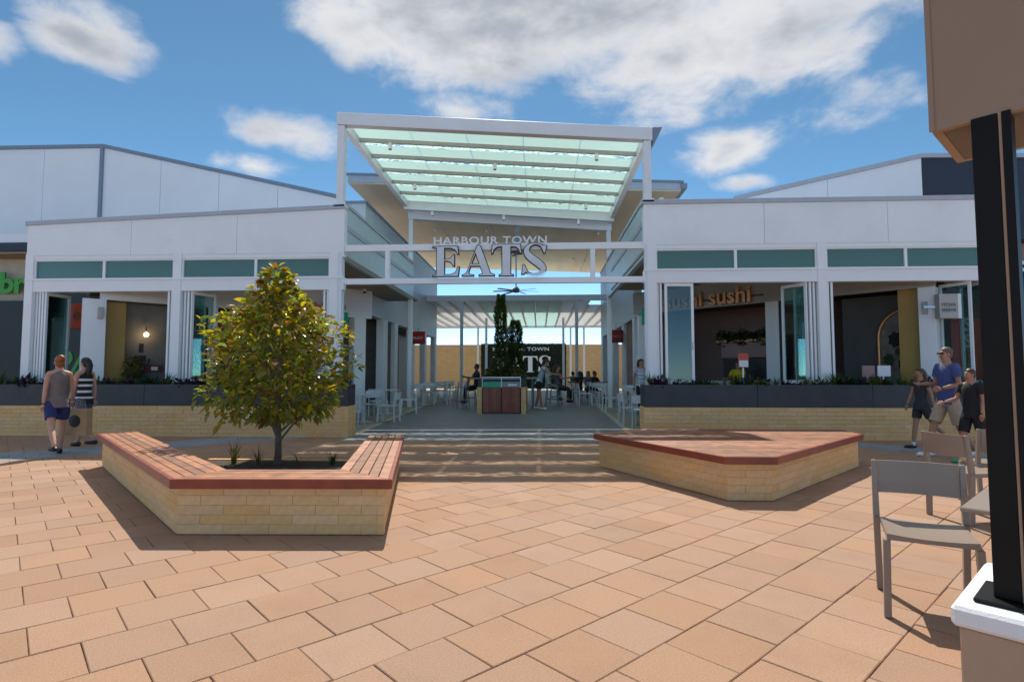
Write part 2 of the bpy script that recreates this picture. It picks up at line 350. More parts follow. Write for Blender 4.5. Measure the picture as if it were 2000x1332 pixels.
def scrawl(seed, n, w, h):               # lettering too blurred to read in the photograph: letter-like strokes
    rnd = random.Random(seed); b = MB(); x = 0
    for k in range(n):
        cw = w/n; t = cw*.2; d = .008
        b.box(x, x+t, 0, h, -d, d)
        for yy in rnd.sample((0, .42, .84), 2): b.box(x+t, x+cw*.7, h*yy, h*(yy+.16), -d, d)
        if rnd.random() < .5: b.box(x+cw*.7, x+cw*.7+t*.6, h*.1, h*rnd.choice((.55, 1)), -d, d)
        x += cw
    return b.mesh('lettering', None)
def face_T(origin, right):             # text plane: x along right, y up
    r = Vector(right).normalized(); u = Vector((0, 0, 1)); n = r.cross(u)
    return Matrix(((r.x, u.x, n.x, origin[0]), (r.y, u.y, n.y, origin[1]), (r.z, u.z, n.z, origin[2]), (0, 0, 0, 1)))
def fz(y):                             # the lane climbs gently
    return 0 if y < 13 else min((y-13)*.03, .21)
# ------------------------------------------------------------------ ground and paving
YF = 12.5; YP = 11.95                  # pavilion front plane, planter front
g = MB(); g.add([(-400, -60, -.014), (400, -60, -.014), (400, 900, -.014), (-400, 900, -.014)], [(0, 1, 2, 3)])
ground = struct('plaza_ground', g, joint)
CR = .3965; AA = Vector((1, 1, 0)).normalized(); BB = Vector((1, -1, 0)).normalized(); P0 = Vector((-1.62, 2.96, 0))
cells = []
for i in range(-75, 75):
    for j in range(-75, 75):
        c = P0+AA*((j+.5+(.5 if i % 2 else 0))*CR)+BB*((i+.5)*CR)
        if -20 < c.x < 20 and -18 < c.y < YP+.9: cells.append(c)
BL = [Vector((-6.5, 8.04)), Vector((-3.09, 4.62)), Vector((-1.23, 4.70)), Vector((-1.96, 8.14))]
PL = [Vector((.79, 8.45)), Vector((1.96, 6.15)), Vector((2.51, 6.15)), Vector((4.73, 8.55)), Vector((4.78, 9.25)), Vector((1.66, 9.25))]
def inpoly(p, poly):
    c = False; n = len(poly)
    for k in range(n):
        a, b = poly[k], poly[(k+1) % n]
        if (a.y > p.y) != (b.y > p.y) and p.x < (b.x-a.x)*(p.y-a.y)/(b.y-a.y)+a.x: c = not c
    return c
def isgrey(c):
    return (c.y-c.x) > 17.1 and (c.y-c.x) < 18.7 and c.x < -4.2 or (c.y+c.x) > 16.5 and (c.y+c.x) < 18.0 and c.x > 4.4
def pavmesh(w):
    h = CR/2-w; b = .004; z0 = -.05
    v = [(-h, -h, z0), (h, -h, z0), (h, h, z0), (-h, h, z0), (-h, -h, -b), (h, -h, -b), (h, h, -b), (-h, h, -b), (-h+b, -h+b, 0), (h-b, -h+b, 0), (h-b, h-b, 0), (-h+b, h-b, 0)]
    f = [(8, 9, 10, 11)]+[(k, (k+1) % 4, 4+(k+1) % 4, 4+k) for k in range(4)]+[(4+k, 4+(k+1) % 4, 8+(k+1) % 4, 8+k) for k in range(4)]
    return v, f
pv, pf = pavmesh(.0019); pm = []
for k in range(4):
    b = MB(); b.add(pv, pf); pm.append(b.mesh('paver', paver))
cells.sort(key=lambda c: c.length)
near = [c for c in cells if c.y > 1.5 and abs(c.x+.05*c.y) < c.y*.95+.3 and not isgrey(c) and not inpoly(c, PL)][:300]
nearset = set(id(c) for c in near); far, fgrey = MB(), MB()
for c in cells:
    tilt = (random.uniform(-.004, .004), random.uniform(-.004, .004), R(45)+random.uniform(-.006, .006)); dz = random.uniform(-.002, .002)
    if id(c) in nearset:
        inst(random.choice(pm), 'paver', ground, c+Vector((random.uniform(-.001, .001), random.uniform(-.001, .001), dz)), rot=tilt)
    else:
        T = Matrix.Translation(c+Vector((0, 0, dz))) @ Matrix.Rotation(R(45), 4, 'Z')
        (fgrey if isgrey(c) else far).add([T @ Vector(v) for v in pv], pf)
for mb, nm, mt in ((far, 'paver_field', paver), (fgrey, 'grey_paver_field', greypav)):
    o = mb.build(nm, mt, ground); o['kind'] = 'stuff'
# lane and side floors: sloped strips
LX0, LX1 = -4.55, 2.42                 # canopy column lines
WL, WR = -5.6, 3.3                     # shop walls of the lane
def strip_floor(name, x0, x1, mat, dz=0, y0=12.7):
    b = MB(); ys = [y0, 13, 14, 15, 16, 17, 18, 19, 20, 30, 60]
    for a, c in zip(ys, ys[1:]):
        b.add([(x0, a, fz(a)+dz+.004), (x1, a, fz(a)+dz+.004), (x1, c, fz(c)+dz+.004), (x0, c, fz(c)+dz+.004)], [(0, 1, 2, 3)])
    return struct(name, b, mat)
strip_floor('lane_floor', LX0+.35, LX1-.35, lanegrey, .002, 11.4)
strip_floor('pavilion_floor_left', -13, LX0+.35, beigefloor)
strip_floor('pavilion_floor_right', LX1-.35, 12, beigefloor)
for x in (LX0+.35, LX1-.35): strip_floor('lane_edging', x-.07, x+.07, edging, .006)
# threshold strip of grey pavers between plaza and lane
b = MB(); n = 14; w = (LX1-LX0+1.0)/n
for k in range(n): b.box(LX0-.5+k*w+.003, LX0-.5+(k+1)*w-.003, 12.3, 12.695, -.04, .012)
# ------------------------------------------------------------------ pavilions
def pavilion(side, label):
    L = side < 0
    x0, x1 = (AX(46, YF), LX0+.1) if L else (LX1-.1, AX(1990, YF))
    root = thing('pavilion_building', label, 'building', ((x0+x1)/2, YF, 0))
    up_ = 0 if L else .10
    zb1 = 3.56+up_                     # lower beam
    zt = 4.02+up_                          # top of transom strip
    if L: cols = [AX(53, YF), AX(343, YF), AX(650, YF)]
    else: cols = [AX(1274, YF), AX(1609, YF), AX(1945, YF)]
    for cx in cols:
        w = .10
        b = MB().box(cx-w, cx+w, YF, YF+.2, .02, zt+.14); b.build('column', white, root, .006)
    ends = [x0, x1]
    MB().box(x0, x1, YF+.02, YF+.18, 3.27+up_, zb1).build('beam', white, root, .006)
    MB().box(x0, x1, YF-.02, YF+.02, 3.53+up_, 3.57+up_).build('drip_trim', white, root)
    MB().box(x0, x1, YF+.02, YF+.18, zt, zt+.1).build('head_beam', white, root, .006)
    # parapet panels with a sloping head
    def ztop(x):
        if L: return AZ(48, 441, YF)+(x-AX(48, YF))/(AX(650, YF)-AX(48, YF))*(AZ(650, 409, YF)-AZ(48, 441, YF))
        return 5.13
    n = 3
    for k in range(n):
        a = x0+(x1-x0)*k/n+.004; c = x0+(x1-x0)*(k+1)/n-.004
        MB().hexa([(a, YF+.01, zt+.1), (c, YF+.01, zt+.1), (c, YF+.2, zt+.1), (a, YF+.2, zt+.1)], [(a, YF+.01, ztop(a)), (c, YF+.01, ztop(c)), (c, YF+.2, ztop(c)), (a, YF+.2, ztop(a))]).build('parapet_panel', whitepanel, root)
    a, c = x0-.04, x1+.0
    MB().hexa([(a, YF-.03, ztop(a)), (c, YF-.03, ztop(c)), (c, YF+.26, ztop(c)), (a, YF+.26, ztop(a))], [(a, YF-.03, ztop(a)+.1), (c, YF-.03, ztop(c)+.1), (c, YF+.26, ztop(c)+.1), (a, YF+.26, ztop(a)+.1)]).build('capping', lightcap, root, .006)
    # transom windows: two panes in each bay
    for q in range(2):
        bx0, bx1 = cols[q]+.1, cols[q+1]-.1; mid = (bx0+bx1)/2
        for s0, s1 in ((bx0, mid), (mid, bx1)):
            fr = MB(); t = .03
            fr.box(s0, s1, YF+.04, YF+.12, zb1, zb1+t).box(s0, s1, YF+.04, YF+.12, zt-t, zt)
            fr.box(s0, s0+t, YF+.04, YF+.12, zb1+t, zt-t).box(s1-t, s1, YF+.04, YF+.12, zb1+t, zt-t)
            f = fr.build('transom_window', frame, root)
            MB().box(s0+t, s1-t, YF+.075, YF+.085, zb1+t, zt-t).build('pane', transom, f)
    # roof, soffit and floor of the open dining space behind
    yb = 20.4 if L else 18.4
    MB().box(x0+.02, x1-.02, YF+.25, yb, 4.7, 4.82).build('roof', lightcap, root)
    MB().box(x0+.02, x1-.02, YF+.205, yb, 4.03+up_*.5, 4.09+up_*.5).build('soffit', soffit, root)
    # pale fascia along the lane, boarded on the right
    fx = LX0 if L else LX1
    ye = 19.6; nb = 1 if L else 14
    for k in range(nb):
        y0, y1 = YF+.26+(ye-YF-.26)*k/nb, YF+.26+(ye-YF-.26)*(k+1)/nb-(.012 if nb > 1 else 0)
        MB().box(fx-.06, fx+.06, y0, y1, 4.0, 5.25).build('fascia_board' if nb > 1 else 'fascia', sidepanel, root)
    MB().box(fx-.09, fx+.09, YF+.26, ye, 5.25, 5.33).build('fascia_capping', lightcap, root)
    # clerestory wall behind the fascia
    if L:
        MB().box(WL-1.2, WL-.002, 17.65, 19.6, 4.83, 6.85).build('clerestory_wall', sidepanel, root)
        MB().box(WL-1.25, WL+.04, 17.6, 19.61, 6.85, 6.93).build('clerestory_capping', capmat, root)
    else:
        MB().box(WR, WR+.12, 15.4, ye, 4.83, 6.2).build('clerestory_wall', sidepanel, root)
    return root, cols
pavL, colsL = pavilion(-1, 'white pavilion on the left with folding doors above a long planter')
pavR, colsR = pavilion(1, 'white pavilion on the right with folding doors and pink-walled counter inside')
# folding door leaves
def leaf(parent, hx, ang, w=.64, z0=1.14, z1=3.27, y=YF+.1):
    """hinged at hx on the front plane; ang from the +x axis"""
    T = Matrix.Translation((hx, y, 0)) @ Matrix.Rotation(ang, 4, 'Z'); t = .055; d = .022
    f = MB().box(0, t, -d, d, z0, z1, T).box(w-t, w, -d, d, z0, z1, T).box(t, w-t, -d, d, z0, z0+.08, T).box(t, w-t, -d, d, z1-.07, z1, T).build('folding_door_leaf', frame, parent)
    MB().box(t, w-t, -.005, .005, z0+.08, z1-.07, T).build('pane', paneg, f)
    MB().box(w-.04, w-.02, -.05, -d, 1.9, 2.06, T).build('door_handle', steel, f)
cA = colsL[0]+.12
for k, (dx, a) in enumerate(((.02, 86), (.09, 88), (.16, 87), (.23, 86))): leaf(pavL, cA+dx, R(a))
for dx, a in ((-.04, 96), (-.12, 92)): leaf(pavL, colsL[1]-.12+dx, R(a))
for dx, a in ((.03, 86), (.11, 88), (.19, 70)): leaf(pavL, colsL[1]+.12+dx, R(a))
for dx, a in ((-.04, 95), (-.12, 92)): leaf(pavL, colsL[2]-.12+dx, R(a))
for dx, a in ((.02, 84), (.09, 82), (.17, 3)): leaf(pavR, colsR[0]+.12+dx, R(a), z1=3.37)
for dx, a in ((-.03, 94), (-.11, 96), (-.19, 118)): leaf(pavR, colsR[1]-.12+dx, R(a), z1=3.37)
for dx, a in ((.03, 84), (.11, 82)): leaf(pavR, colsR[1]+.12+dx, R(a), z1=3.37)
for dx, a in ((-.03, 95), (-.30, 115),): leaf(pavR, colsR[2]-.12+dx, R(a), z1=3.37)
# ------------------------------------------------------------------ diagonal shop fronts behind the dining space
DL, DR = 23.2, 21.75                   # left: y-x = DL, right: x+y = DR
def hitL(px, py):
    r = ray(px, py); t = DL/(r.y-r.x); return Vector((r.x*t, r.y*t, CH+r.z*t))
def hitR(px, py):
    r = ray(px, py); t = DR/(r.y+r.x); return Vector((r.x*t, r.y*t, CH+r.z*t))
cornL = Vector((WL, DL+WL, 0)); cornR = Vector((WR, DR-WR, 0))
TL = Matrix.Translation(cornL) @ Matrix.Rotation(R(-135), 4, 'Z')    # u runs from the lane corner out to the left; +v behind?
uL = Vector((-1, -1, 0)).normalized(); nL = Vector((-1, 1, 0)).normalized()
uR = Vector((1, -1, 0)).normalized(); nR = Vector((1, 1, 0)).normalized()
def frameT(o, u, n): return Matrix(((u.x, n.x, 0, o.x), (u.y, n.y, 0, o.y), (0, 0, 1, 0), (0, 0, 0, 1)))
TL = frameT(cornL, uL, nL); TR = frameT(cornR, uR, nR)               # local x along the front, local y into the shop
def ul(px): return (hitL(px, 640)-cornL).dot(uL)
def ur(px): return (hitR(px, 640)-cornR).dot(uR)
def dbox(name, mat, T, u0, u1, v0, v1, z0, z1, parent, bevel=0):
    flip = T.determinant() < 0
    b = MB().box(min(u0, u1), max(u0, u1), v0, v1, z0, z1, T)
    if flip: b.f = [tuple(reversed(f)) for f in b.f]
    return b.build(name, mat, parent, bevel)
shopL = thing('shopfront', 'diagonal shopfront with mustard and grey wall behind the left pavilion', 'shopfront', cornL)
shopR = thing('shopfront', 'diagonal pink and dark shopfront behind the right pavilion', 'shopfront', cornR)
ZB = 3.31; ZBL = 3.13
for sh, T, UE in ((shopL, TL, 6.8), (shopR, TR, 7.8)):
    dbox('bulkhead', white if sh is shopL else lightgrey, T, -.3, UE, 0, .14, ZB if sh is shopR else ZBL, 4.02, sh)
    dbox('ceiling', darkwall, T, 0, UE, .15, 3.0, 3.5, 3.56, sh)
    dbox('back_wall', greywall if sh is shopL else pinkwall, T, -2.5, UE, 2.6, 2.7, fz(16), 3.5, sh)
# left shop front pieces, measured in the photograph
dbox('pier', white, TL, ul(160), ul(206), -.02, .2, .1, ZBL-.003, shopL)
dbox('mustard_wall', mustard, TL, ul(208), ul(249), .3, .45, .1, ZBL-.02, shopL)
dbox('grey_wall', greywall, TL, ul(249), ul(336), .5, .62, .1, ZBL-.003, shopL)
dbox('pier', white, TL, ul(410), ul(425), 0, .2, .1, ZBL-.003, shopL)
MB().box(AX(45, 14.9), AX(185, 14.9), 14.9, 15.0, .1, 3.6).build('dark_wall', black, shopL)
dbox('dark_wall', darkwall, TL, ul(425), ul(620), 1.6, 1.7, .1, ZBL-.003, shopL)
cn = dbox('counter', woodwall, TL, ul(430), ul(600), .5, 1.1, .1, 1.2, shopL, .01); dbox('counter_top', black, TL, ul(428), ul(602), .45, 1.15, 1.2, 1.25, cn)
dbox('menu_board', woodwall, TL, ul(440), ul(520), 1.5, 1.59, 2.35, 2.9, shopL)
dbox('pier', white, TL, ul(622), ul(640), 0, .2, .1, ZBL-.003, shopL)
dbox('corner_pier', white, TL, ul(714), ul(692), -.02, .35, .1, ZBL-.003, shopL)
# wall lamp with the lit bulb, decal and red box
hp = hitL(290, 655); lp = thing('wall_lamp', 'black wall lamp with a lit bulb on the grey wall', 'lamp', hp-nL*-.42)
q = hp+nL*.42
MB().box(-.05, .05, .02, .07, -.02, .28, frameT(q, uL, nL)).build('wall_bracket', black, lp)
MB().tube([q+Vector((0, 0, .22)), q-nL*.1+Vector((0, 0, .22)), q-nL*.12+Vector((0, 0, .1))], .015, 6).build('arm', copper, lp)
MB().ball(q-nL*.12+Vector((0, 0, .03)), .055).build('bulb', bulb, lp)
def leafy(name, label, c, r, n, mat, size=.09, seed=1, cat='plant', group=None, zmin=None):
    rnd = random.Random(seed); b = MB()
    for k in range(n):
        d = Vector((rnd.gauss(0, 1), rnd.gauss(0, 1), rnd.gauss(0, 1))).normalized(); p = Vector(c)+Vector((d.x*r[0], d.y*r[1], d.z*r[2]))*rnd.random()**.4
        if zmin is not None: p.z = max(p.z, zmin)
        e1 = Vector((rnd.gauss(0, 1), rnd.gauss(0, 1), rnd.gauss(0, .7))).normalized(); e2 = e1.cross(d).normalized() if e1.cross(d).length > .1 else e1.orthogonal()
        s = size*rnd.uniform(.7, 1.3)
        b.add([p-e1*s, p+e2*s*.35+e1*s*.1, p+e1*s, p-e2*s*.35+e1*s*.1], [(0, 1, 2, 3)])
    return tag(b.build(name, mat, loc=c), label, cat, group)
lgreen = leafmat('mid_green_leaf', (.055, .10, .02), (.10, .16, .035), (.07, .11, .03), .45)
ldark = leafmat('dark_green_leaf', (.012, .035, .012), (.03, .06, .02), (.02, .04, .015), .45)
lpurple = leafmat('purple_leaf', (.03, .012, .035), (.06, .025, .06), (.05, .02, .05), .45)
lyel = leafmat('olive_yellow_leaf', (.10, .11, .02), (.16, .15, .03), (.10, .10, .03), .45)
q = hitL(288, 722)+nL*.2; leafy('pot_plant', 'yellow-green bush in front of the grey wall on the left', (hitL(262, 722)+nL*.05)*1.0, (.25, .25, .38), 150, lyel, .09, 3)
q = hitL(283, 690)+nL*.49
em = thing('wall_emblem', 'small black emblem printed on the grey plaster wall', 'emblem', q)
for px, py, w, h in ((283, 678, .10, .22), (283, 700, .2, .16), (283, 711, .34, .03), (268, 704, .05, .1), (298, 704, .05, .1)):
    p = hitL(px, py)+nL*.49; MB().box(-w/2, w/2, -.004, .006, p.z-h/2, p.z+h/2, frameT(Vector((p.x, p.y, 0)), uL, nL)).build('print', black, em)
p = hitL(304, 720)+nL*.3; bx = thing('red_box', 'dark red box on the counter below the black wall emblem', 'box', p)
MB().box(-.19, .19, -.08, .1, -.09, .09, frameT(p, uL, nL)@Matrix.Translation((0, 0, p.z))).build('carton', darkred, bx); MB().box(-.08, .06, -.086, -.081, -.04, .05, frameT(p, uL, nL)@Matrix.Translation((0, 0, p.z))).build('label_print', stripey, bx)
MB().box(-.8, .5, -.2, .35, .15, -.092+p.z, frameT(Vector((p.x, p.y, 0)), uL, nL)).build('wall_bench', darkwall, shopL)
# --- projecting signs
def blade(label, px0, px1, py0, py1, Y, face, depthm, name='projecting_sign', d=.16, left=True):
    a, c = at(px0, py0, Y), at(px1, py1, Y); o = thing(name, label, 'sign', ((a.x+c.x)/2, Y, c.z))
    MB().box(a.x, c.x, Y-d/2, Y+d/2, c.z, a.z).build('panel', face, o, .004); e = a.x-.07 if left else c.x; MB().box(e, e+.07, Y-d/2-.003, Y+d/2+.003, c.z-.003, a.z+.003).build('edge_trim', stripey, o)
    return o, a, c
sg, a, c = blade('orange-red square sign with a small emblem beside the white pier', 138, 175, 594, 642, 13.5, redsign, .1)
em = MB(); mx, mz = (a.x+c.x)/2, (a.z+c.z)/2
for dx, dz, w, h in ((0, .03, .10, .10), (0, .11, .06, .05), (0, -.05, .18, .02), (-.09, .0, .02, .1), (.09, .0, .02, .1), (0, -.085, .12, .015)): em.box(mx+dx-w/2, mx+dx+w/2, 13.405, 13.419, mz+dz-h/2, mz+dz+h/2)
em.build('emblem', woodwall, sg)
MB().box(c.x, c.x+.35, 13.48, 13.52, c.z+.2, c.z+.24).build('bracket', steel, sg)
sg, a, c = blade('white square sign with two lines of grey lettering on the right pier', 1829, 1867, 575, 622, 12.75, lightgrey, .1, left=False)
for k in range(2):
    put_mesh(scrawl(5+k, 6, (c.x-a.x)*.75, .07), 'lettering', greypl, face_T((a.x+.05, 12.66, a.z-.27-.12*k), (1, 0, 0)), sg)
MB().box(a.x-.3, a.x-.05, 12.73, 12.77, a.z-.3, a.z-.26).build('bracket', steel, sg)
# sconces on the piers and a small camera under the soffit
for h, n_, u_, lab in ((hitL(195, 612), nL, uL, 'small grey wall sconce on the left white pier'), (hitR(1808, 602), nR, uR, 'small grey wall sconce on the right white pier')):
    o = thing('wall_sconce', lab, 'light', h-n_*.06); T = frameT(Vector((h.x, h.y, 0)), u_, n_)
    MB().box(-.05, .05, -.12, -.052, h.z-.14, h.z+.14, T).build('housing', lightgrey, o, .008); MB().box(-.03, .03, -.05, -.021, h.z-.06, h.z+.06, T).build('back_plate', steel, o)
p = at(712, 578, 17.4); o = thing('security_camera', 'small dome security camera under the left soffit', 'camera', (p.x, p.y, 3.9)); MB().tube([(p.x, p.y, 3.95), (p.x, p.y, 4.03)], .06, 12).build('mount', white, o); MB().ball((p.x, p.y, 3.94), .055).build('dome', black, o)
# per cent sign and far left shop
def glyph_percent(x, z, Y, h, mat, label):
    root = thing('percent_sign', label, 'sign', (x, Y, z))
    def ring(cx, cz, ro, ri):
        b = MB(); n = 20
        for k in range(n):
            a0, a1 = 2*math.pi*k/n, 2*math.pi*(k+1)/n
            pts = [(cx+r*math.cos(t), cz+r*math.sin(t)) for r, t in ((ri, a0), (ro, a0), (ro, a1), (ri, a1))]
            b.hexa([(p[0], Y, p[1]) for p in pts], [(p[0], Y-.04, p[1]) for p in pts])
        return b
    ring(x, z+h*.75, h*.22, h*.1).build('ring', mat, root); ring(x+h*.5, z+h*.25, h*.22, h*.1).build('ring', mat, root)
    MB().hexa([(x-.02, Y, z), (x+.09, Y, z), (x+h*.62, Y, z+h), (x+h*.5, Y, z+h)], [(x-.02, Y-.04, z), (x+.09, Y-.04, z), (x+h*.62, Y-.04, z+h), (x+h*.5, Y-.04, z+h)]).build('slash', mat, root)
glyph_percent(at(130, 690, 14.2).x, at(130, 752, 14.2).z, 14.2, .95, greenl, 'green per cent sign in the dark shop window on the left')
# ------------------------------------------------------------------ right shop interior
ub = ur(1340)
dbox('pier', white, TR, ur(1496), ur(1522), -.03, .25, .1, ZB, shopR, .005)
dbox('dark_panel', darkwall, TR, ur(1300), ur(1345), .1, .2, .1, ZB, shopR)
dbox('counter_front', pinkwall, TR, ur(1375), ur(1500), 1.0, 1.1, 1.85, 2.32, shopR)
sh = dbox('shelf', copper, TR, ur(1368), ur(1500), .92, 1.25, 2.32, 2.38, shopR)
dbox('oven_front', black, TR, ur(1380), ur(1500), .98, 1.3, 1.2, 1.82, shopR)
dbox('steel_counter', steel, TR, ur(1345), ur(1500), .55, 1.0, .1, 1.16, shopR)
dbox('pink_wall', pinkwall, TR, ur(1522), ur(1600), .9, 1.0, .1, ZB, shopR)
dbox('dark_panel', black, TR, ur(1522), ur(1530), -.02, .1, .1, ZB, shopR)
for k in range(9):
    u = ur(1372)+(ur(1498)-ur(1372))*(k+.5)/9; p = TR @ Vector((u, .98, 2.46))
    leafy('trailing_plant', '%s trailing plant from the left on the copper shelf' % ordn(k), (p.x, p.y, p.z), (.2, .17, .18 if k % 3 else .3), 120, ldark if k % 2 else lgreen, .075, 20+k, group='trailing plants on the copper shelf')
# arch niche, mustard wall, dark walls of the next shop
dbox('dark_wall', darkwall, TR, ur(1622), ur(1756), .9, 1.0, .1, ZB, shopR)
dbox('mustard_wall', mustard, TR, ur(1752), ur(1797), .15, .5, .1, ZB, shopR)
dbox('pier', white, TR, ur(1796), ur(1830), -.05, .3, .1, ZB, shopR, .005)
MB().box(AX(1828, 13.6), AX(1960, 13.6), 13.6, 13.7, .1, ZB).build('dark_wall', black, shopR)
ac = TR @ Vector(((ur(1755)), .86, 0)); 
arch = thing('copper_arch', 'copper-edged arch niche with floral mural beside the mustard wall', 'arch', (ac.x, ac.y, fz(13)))
u0 = ur(1695); u1 = ur(1755); rad = abs(u1-u0); z0 = .5; zc = AZ(1755, 604, 13.6)-rad*1.0
pts = [(u1-rad, z0)]+[(u1-rad*math.cos(t), zc+rad*1.08*math.sin(t)) for t in [R(90*k/14) for k in range(15)]]
rim = MB(); rim.tube([TR @ Vector((u, .82, z)) for u, z in pts], .035, 8); rim.build('rim', copper, arch)
bk = MB(); bk.add([TR @ Vector((u, .85, z)) for u, z in pts+[(u1, z0)]], [tuple(range(len(pts)+1))]); bk.add([TR @ Vector((u, .87, z)) for u, z in pts+[(u1, z0)]], [tuple(range(len(pts), -1, -1))]); bk.build('mural_panel', M('mural', (.30, .22, .20), .7, .35, 5, col2=(.22, .20, .16)), arch)
for k, (du, z, s, m) in enumerate(((.35, 2.2, .16, lpurple), (.55, 2.35, .12, ldark), (.2, 1.7, .13, lgreen), (.5, 1.6, .12, lpurple), (.4, 1.9, .08, lyel))):
    p = TR @ Vector((u0+du, .84, z)); b = MB()
    for i in range(7):
        t = 2*math.pi*i/7; b.hexa([TR @ Vector((u0+du+s*.2*math.cos(t+q), .845, z+s*.2*math.sin(t+q))) for q in (0, 1.57, 3.14, 4.71)], [TR @ Vector((u0+du+s*(.7*math.cos(t)+.35*math.cos(t+q)), .832, z+s*1.3*(.7*math.sin(t)+.35*math.sin(t+q)))) for q in (0, 1.57, 3.14, 4.71)])
    b.build('painted_flower', m, arch)
def card(label, px0, px1, py0, py1, Y, mat, name='table_card'):
    a, c = at(px0, py0, Y), at(px1, py1, Y); o = thing(name, label, 'sign', ((a.x+c.x)/2, Y, c.z))
    MB().box(a.x, c.x, Y, Y+.025, c.z, a.z).build('panel', mat, o); MB().box((a.x+c.x)/2-.015, (a.x+c.x)/2+.015, Y+.03, Y+.06, fz(Y), a.z-.05).build('stand', steel, o); return o, a, c
card('small pink notice in front of the copper arch', 1684, 1709, 714, 736, 12.95, pinkwall)
card('small white notice in front of the copper arch', 1714, 1740, 714, 735, 12.95, stripey)
o, a, c = card('red and white menu card standing behind the planter', 1442, 1462, 690, 718, 13.1, redsign, 'menu_card'); MB().box(a.x+.01, c.x-.01, 13.085, 13.098, c.z+.02, (a.z+c.z)/2).build('picture', stripey, o)
# SUSHI lettering on the bulkhead
sg = thing('shop_sign', 'copper SUSHI SUSHI lettering on a dark rod on the bulkhead', 'sign', hitR(1400, 590)-nR*.08)
pa = hitR(1303, 600); pb = hitR(1470, 589)
wd = (pb-pa).dot(uR); zz = 3.37
letters('sushi sushi', face_T(Vector((pa.x, pa.y, zz))-nR*.09, uR), copper, sg, .12, bold=.02, width=wd)
MB().tube([Vector((pa.x, pa.y, zz+.15))-nR*.04-uR*.1, Vector((pb.x, pb.y, zz+.15))-nR*.04+uR*.32], .016, 6).build('rod', black, sg)
# orange sign on left bulkhead
sg = thing('shop_sign', 'orange lettering on the white bulkhead behind the tree', 'sign', hitL(600, 592)-nL*.06)
pa = hitL(520, 585); pb = hitL(676, 596); me = scrawl(9, 12, (pb-pa).length, .17)
put_mesh(me, 'lettering', orangel, face_T(Vector((pa.x, pa.y, 3.33))-nL*.05, -uL), sg)
# red banner by the right door
bn = thing('red_banner', 'red hanging banner with white letters behind the man', 'banner', (AX(1880, 13.3), 13.3, 1.2))
MB().box(AX(1855, 13.3), AX(1912, 13.3), 13.29, 13.31, 1.0, AZ(1880, 622, 13.3)).build('cloth_panel', redm, bn)
for k in range(2): put_mesh(text_mesh('S', .42, .006, bold=.012), 'lettering', stripey, face_T((AX(1879, 13.28), 13.28, AZ(1880, 646+32*k, 13.28)), (1, 0, 0)), bn)
# ------------------------------------------------------------------ lane shop walls
def lanewall(L):
    X = WL if L else WR; s = -1 if L else 1; y0 = (DL+WL if L else DR-WR)+.36; y1 = 30.4
    root = thing('shop_row', 'pale blue shop wall along the %s side of the lane' % ('left' if L else 'right'), 'building', (X, (y0+y1)/2, .2))
    def bx(nm, m, a, c, z0, z1, d0=0, d1=.25, par=None): return MB().box(min(X+s*d0, X+s*d1), max(X+s*d0, X+s*d1), a, c, z0, z1).build(nm, m, par or root)
    z_b = ZBL if L else ZB
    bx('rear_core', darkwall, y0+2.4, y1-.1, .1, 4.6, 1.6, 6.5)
    bx('bulkhead', bluepanel, y0-.3, max(19.6, y0+.1), ZB+.004, 4.02); bx('upper_wall', bluepanel, 19.62, y1, ZB, 6.85 if L else 6.75); bx('wall_capping', capmat, 19.62, y1, (6.85 if L else 6.75)+.002, (6.85 if L else 6.75)+.08, -.03, .3)
    piers = ((19.9, 20.5), (21.5, 22.0), (24.4, 25.0), (27.2, 27.7), (29.9, y1)) if L else ((y0, y0+.4), (19.8, 20.2), (22.4, 22.8), (25.5, 26), (29.6, y1))
    bx('shop_recess', greywall, y0, piers[0][0], .12, ZB, 1.4, 1.5)
    for a, c in piers: bx('pier', white, a, c, .12, ZB)
    mats = (greywall, darkwall, redm, lightgrey) if L else (woodwall, lightgrey, darkred, darkwall)
    for (a, c), m in zip(zip([p[1] for p in piers], [p[0] for p in piers[1:]]), mats):
        bx('shop_recess', m, a, c, .12, ZB, 1.4, 1.5); bx('door_frame', frame, a, a+.06, .2, ZB, .05, .12)
        bx('shop_ceiling', darkwall, a, c, ZB+.01, ZB+.06, .26, 1.5)
    return root
lanewall(True); lanewall(False)
def exit_sign(label, px, py, Y, X=None):
    p = at(px, py, Y); o = thing('exit_sign', label, 'sign', p); MB().box(p.x-.03, p.x+.19, Y, Y+.05, p.z-.2, p.z+.2).build('panel', exitg, o, .004)
    MB().box(p.x+.06, p.x+.1, Y-.008, Y, p.z-.1, p.z+.08).ball((p.x+.08, Y-.004, p.z+.12), (.03, .005, .03)).build('running_figure', stripey, o); MB().box(p.x+.06, p.x+.09, Y+.01, Y+.03, p.z+.2, 4.03).build('hanger', steel, o)
exit_sign('green exit sign beside the left canopy column', 664, 626, 13.4); exit_sign('green exit sign beside the right canopy column', 1256, 618, 13.4)
def lsign(label, px, py, w, h, Y, mat, txt, tm):
    p = at(px, py, Y); o = thing('shop_sign', label, 'sign', p); MB().box(p.x-w/2, p.x+w/2, Y-.05, Y+.05, p.z-h/2, p.z+h/2).build('panel', mat, o, .01)
    if txt: put_mesh(scrawl(txt, 5, w*.8, h*.2), 'lettering', tm, face_T((p.x-w*.4, Y-.056, p.z-h*.1), (1, 0, 0)), o)
    MB().box(p.x-.02, p.x+.02, Y-.02, Y+.02, p.z+h/2, ZB+.05).build('bracket', steel, o)
lsign('round red shop sign with white word on the left lane wall', 818, 660, .55, .55, 24.0, redm, 11, stripey)
lsign('dark red shop sign on the right lane wall', 1203, 657, .55, .5, 22.2, darkred, 12, orangel)
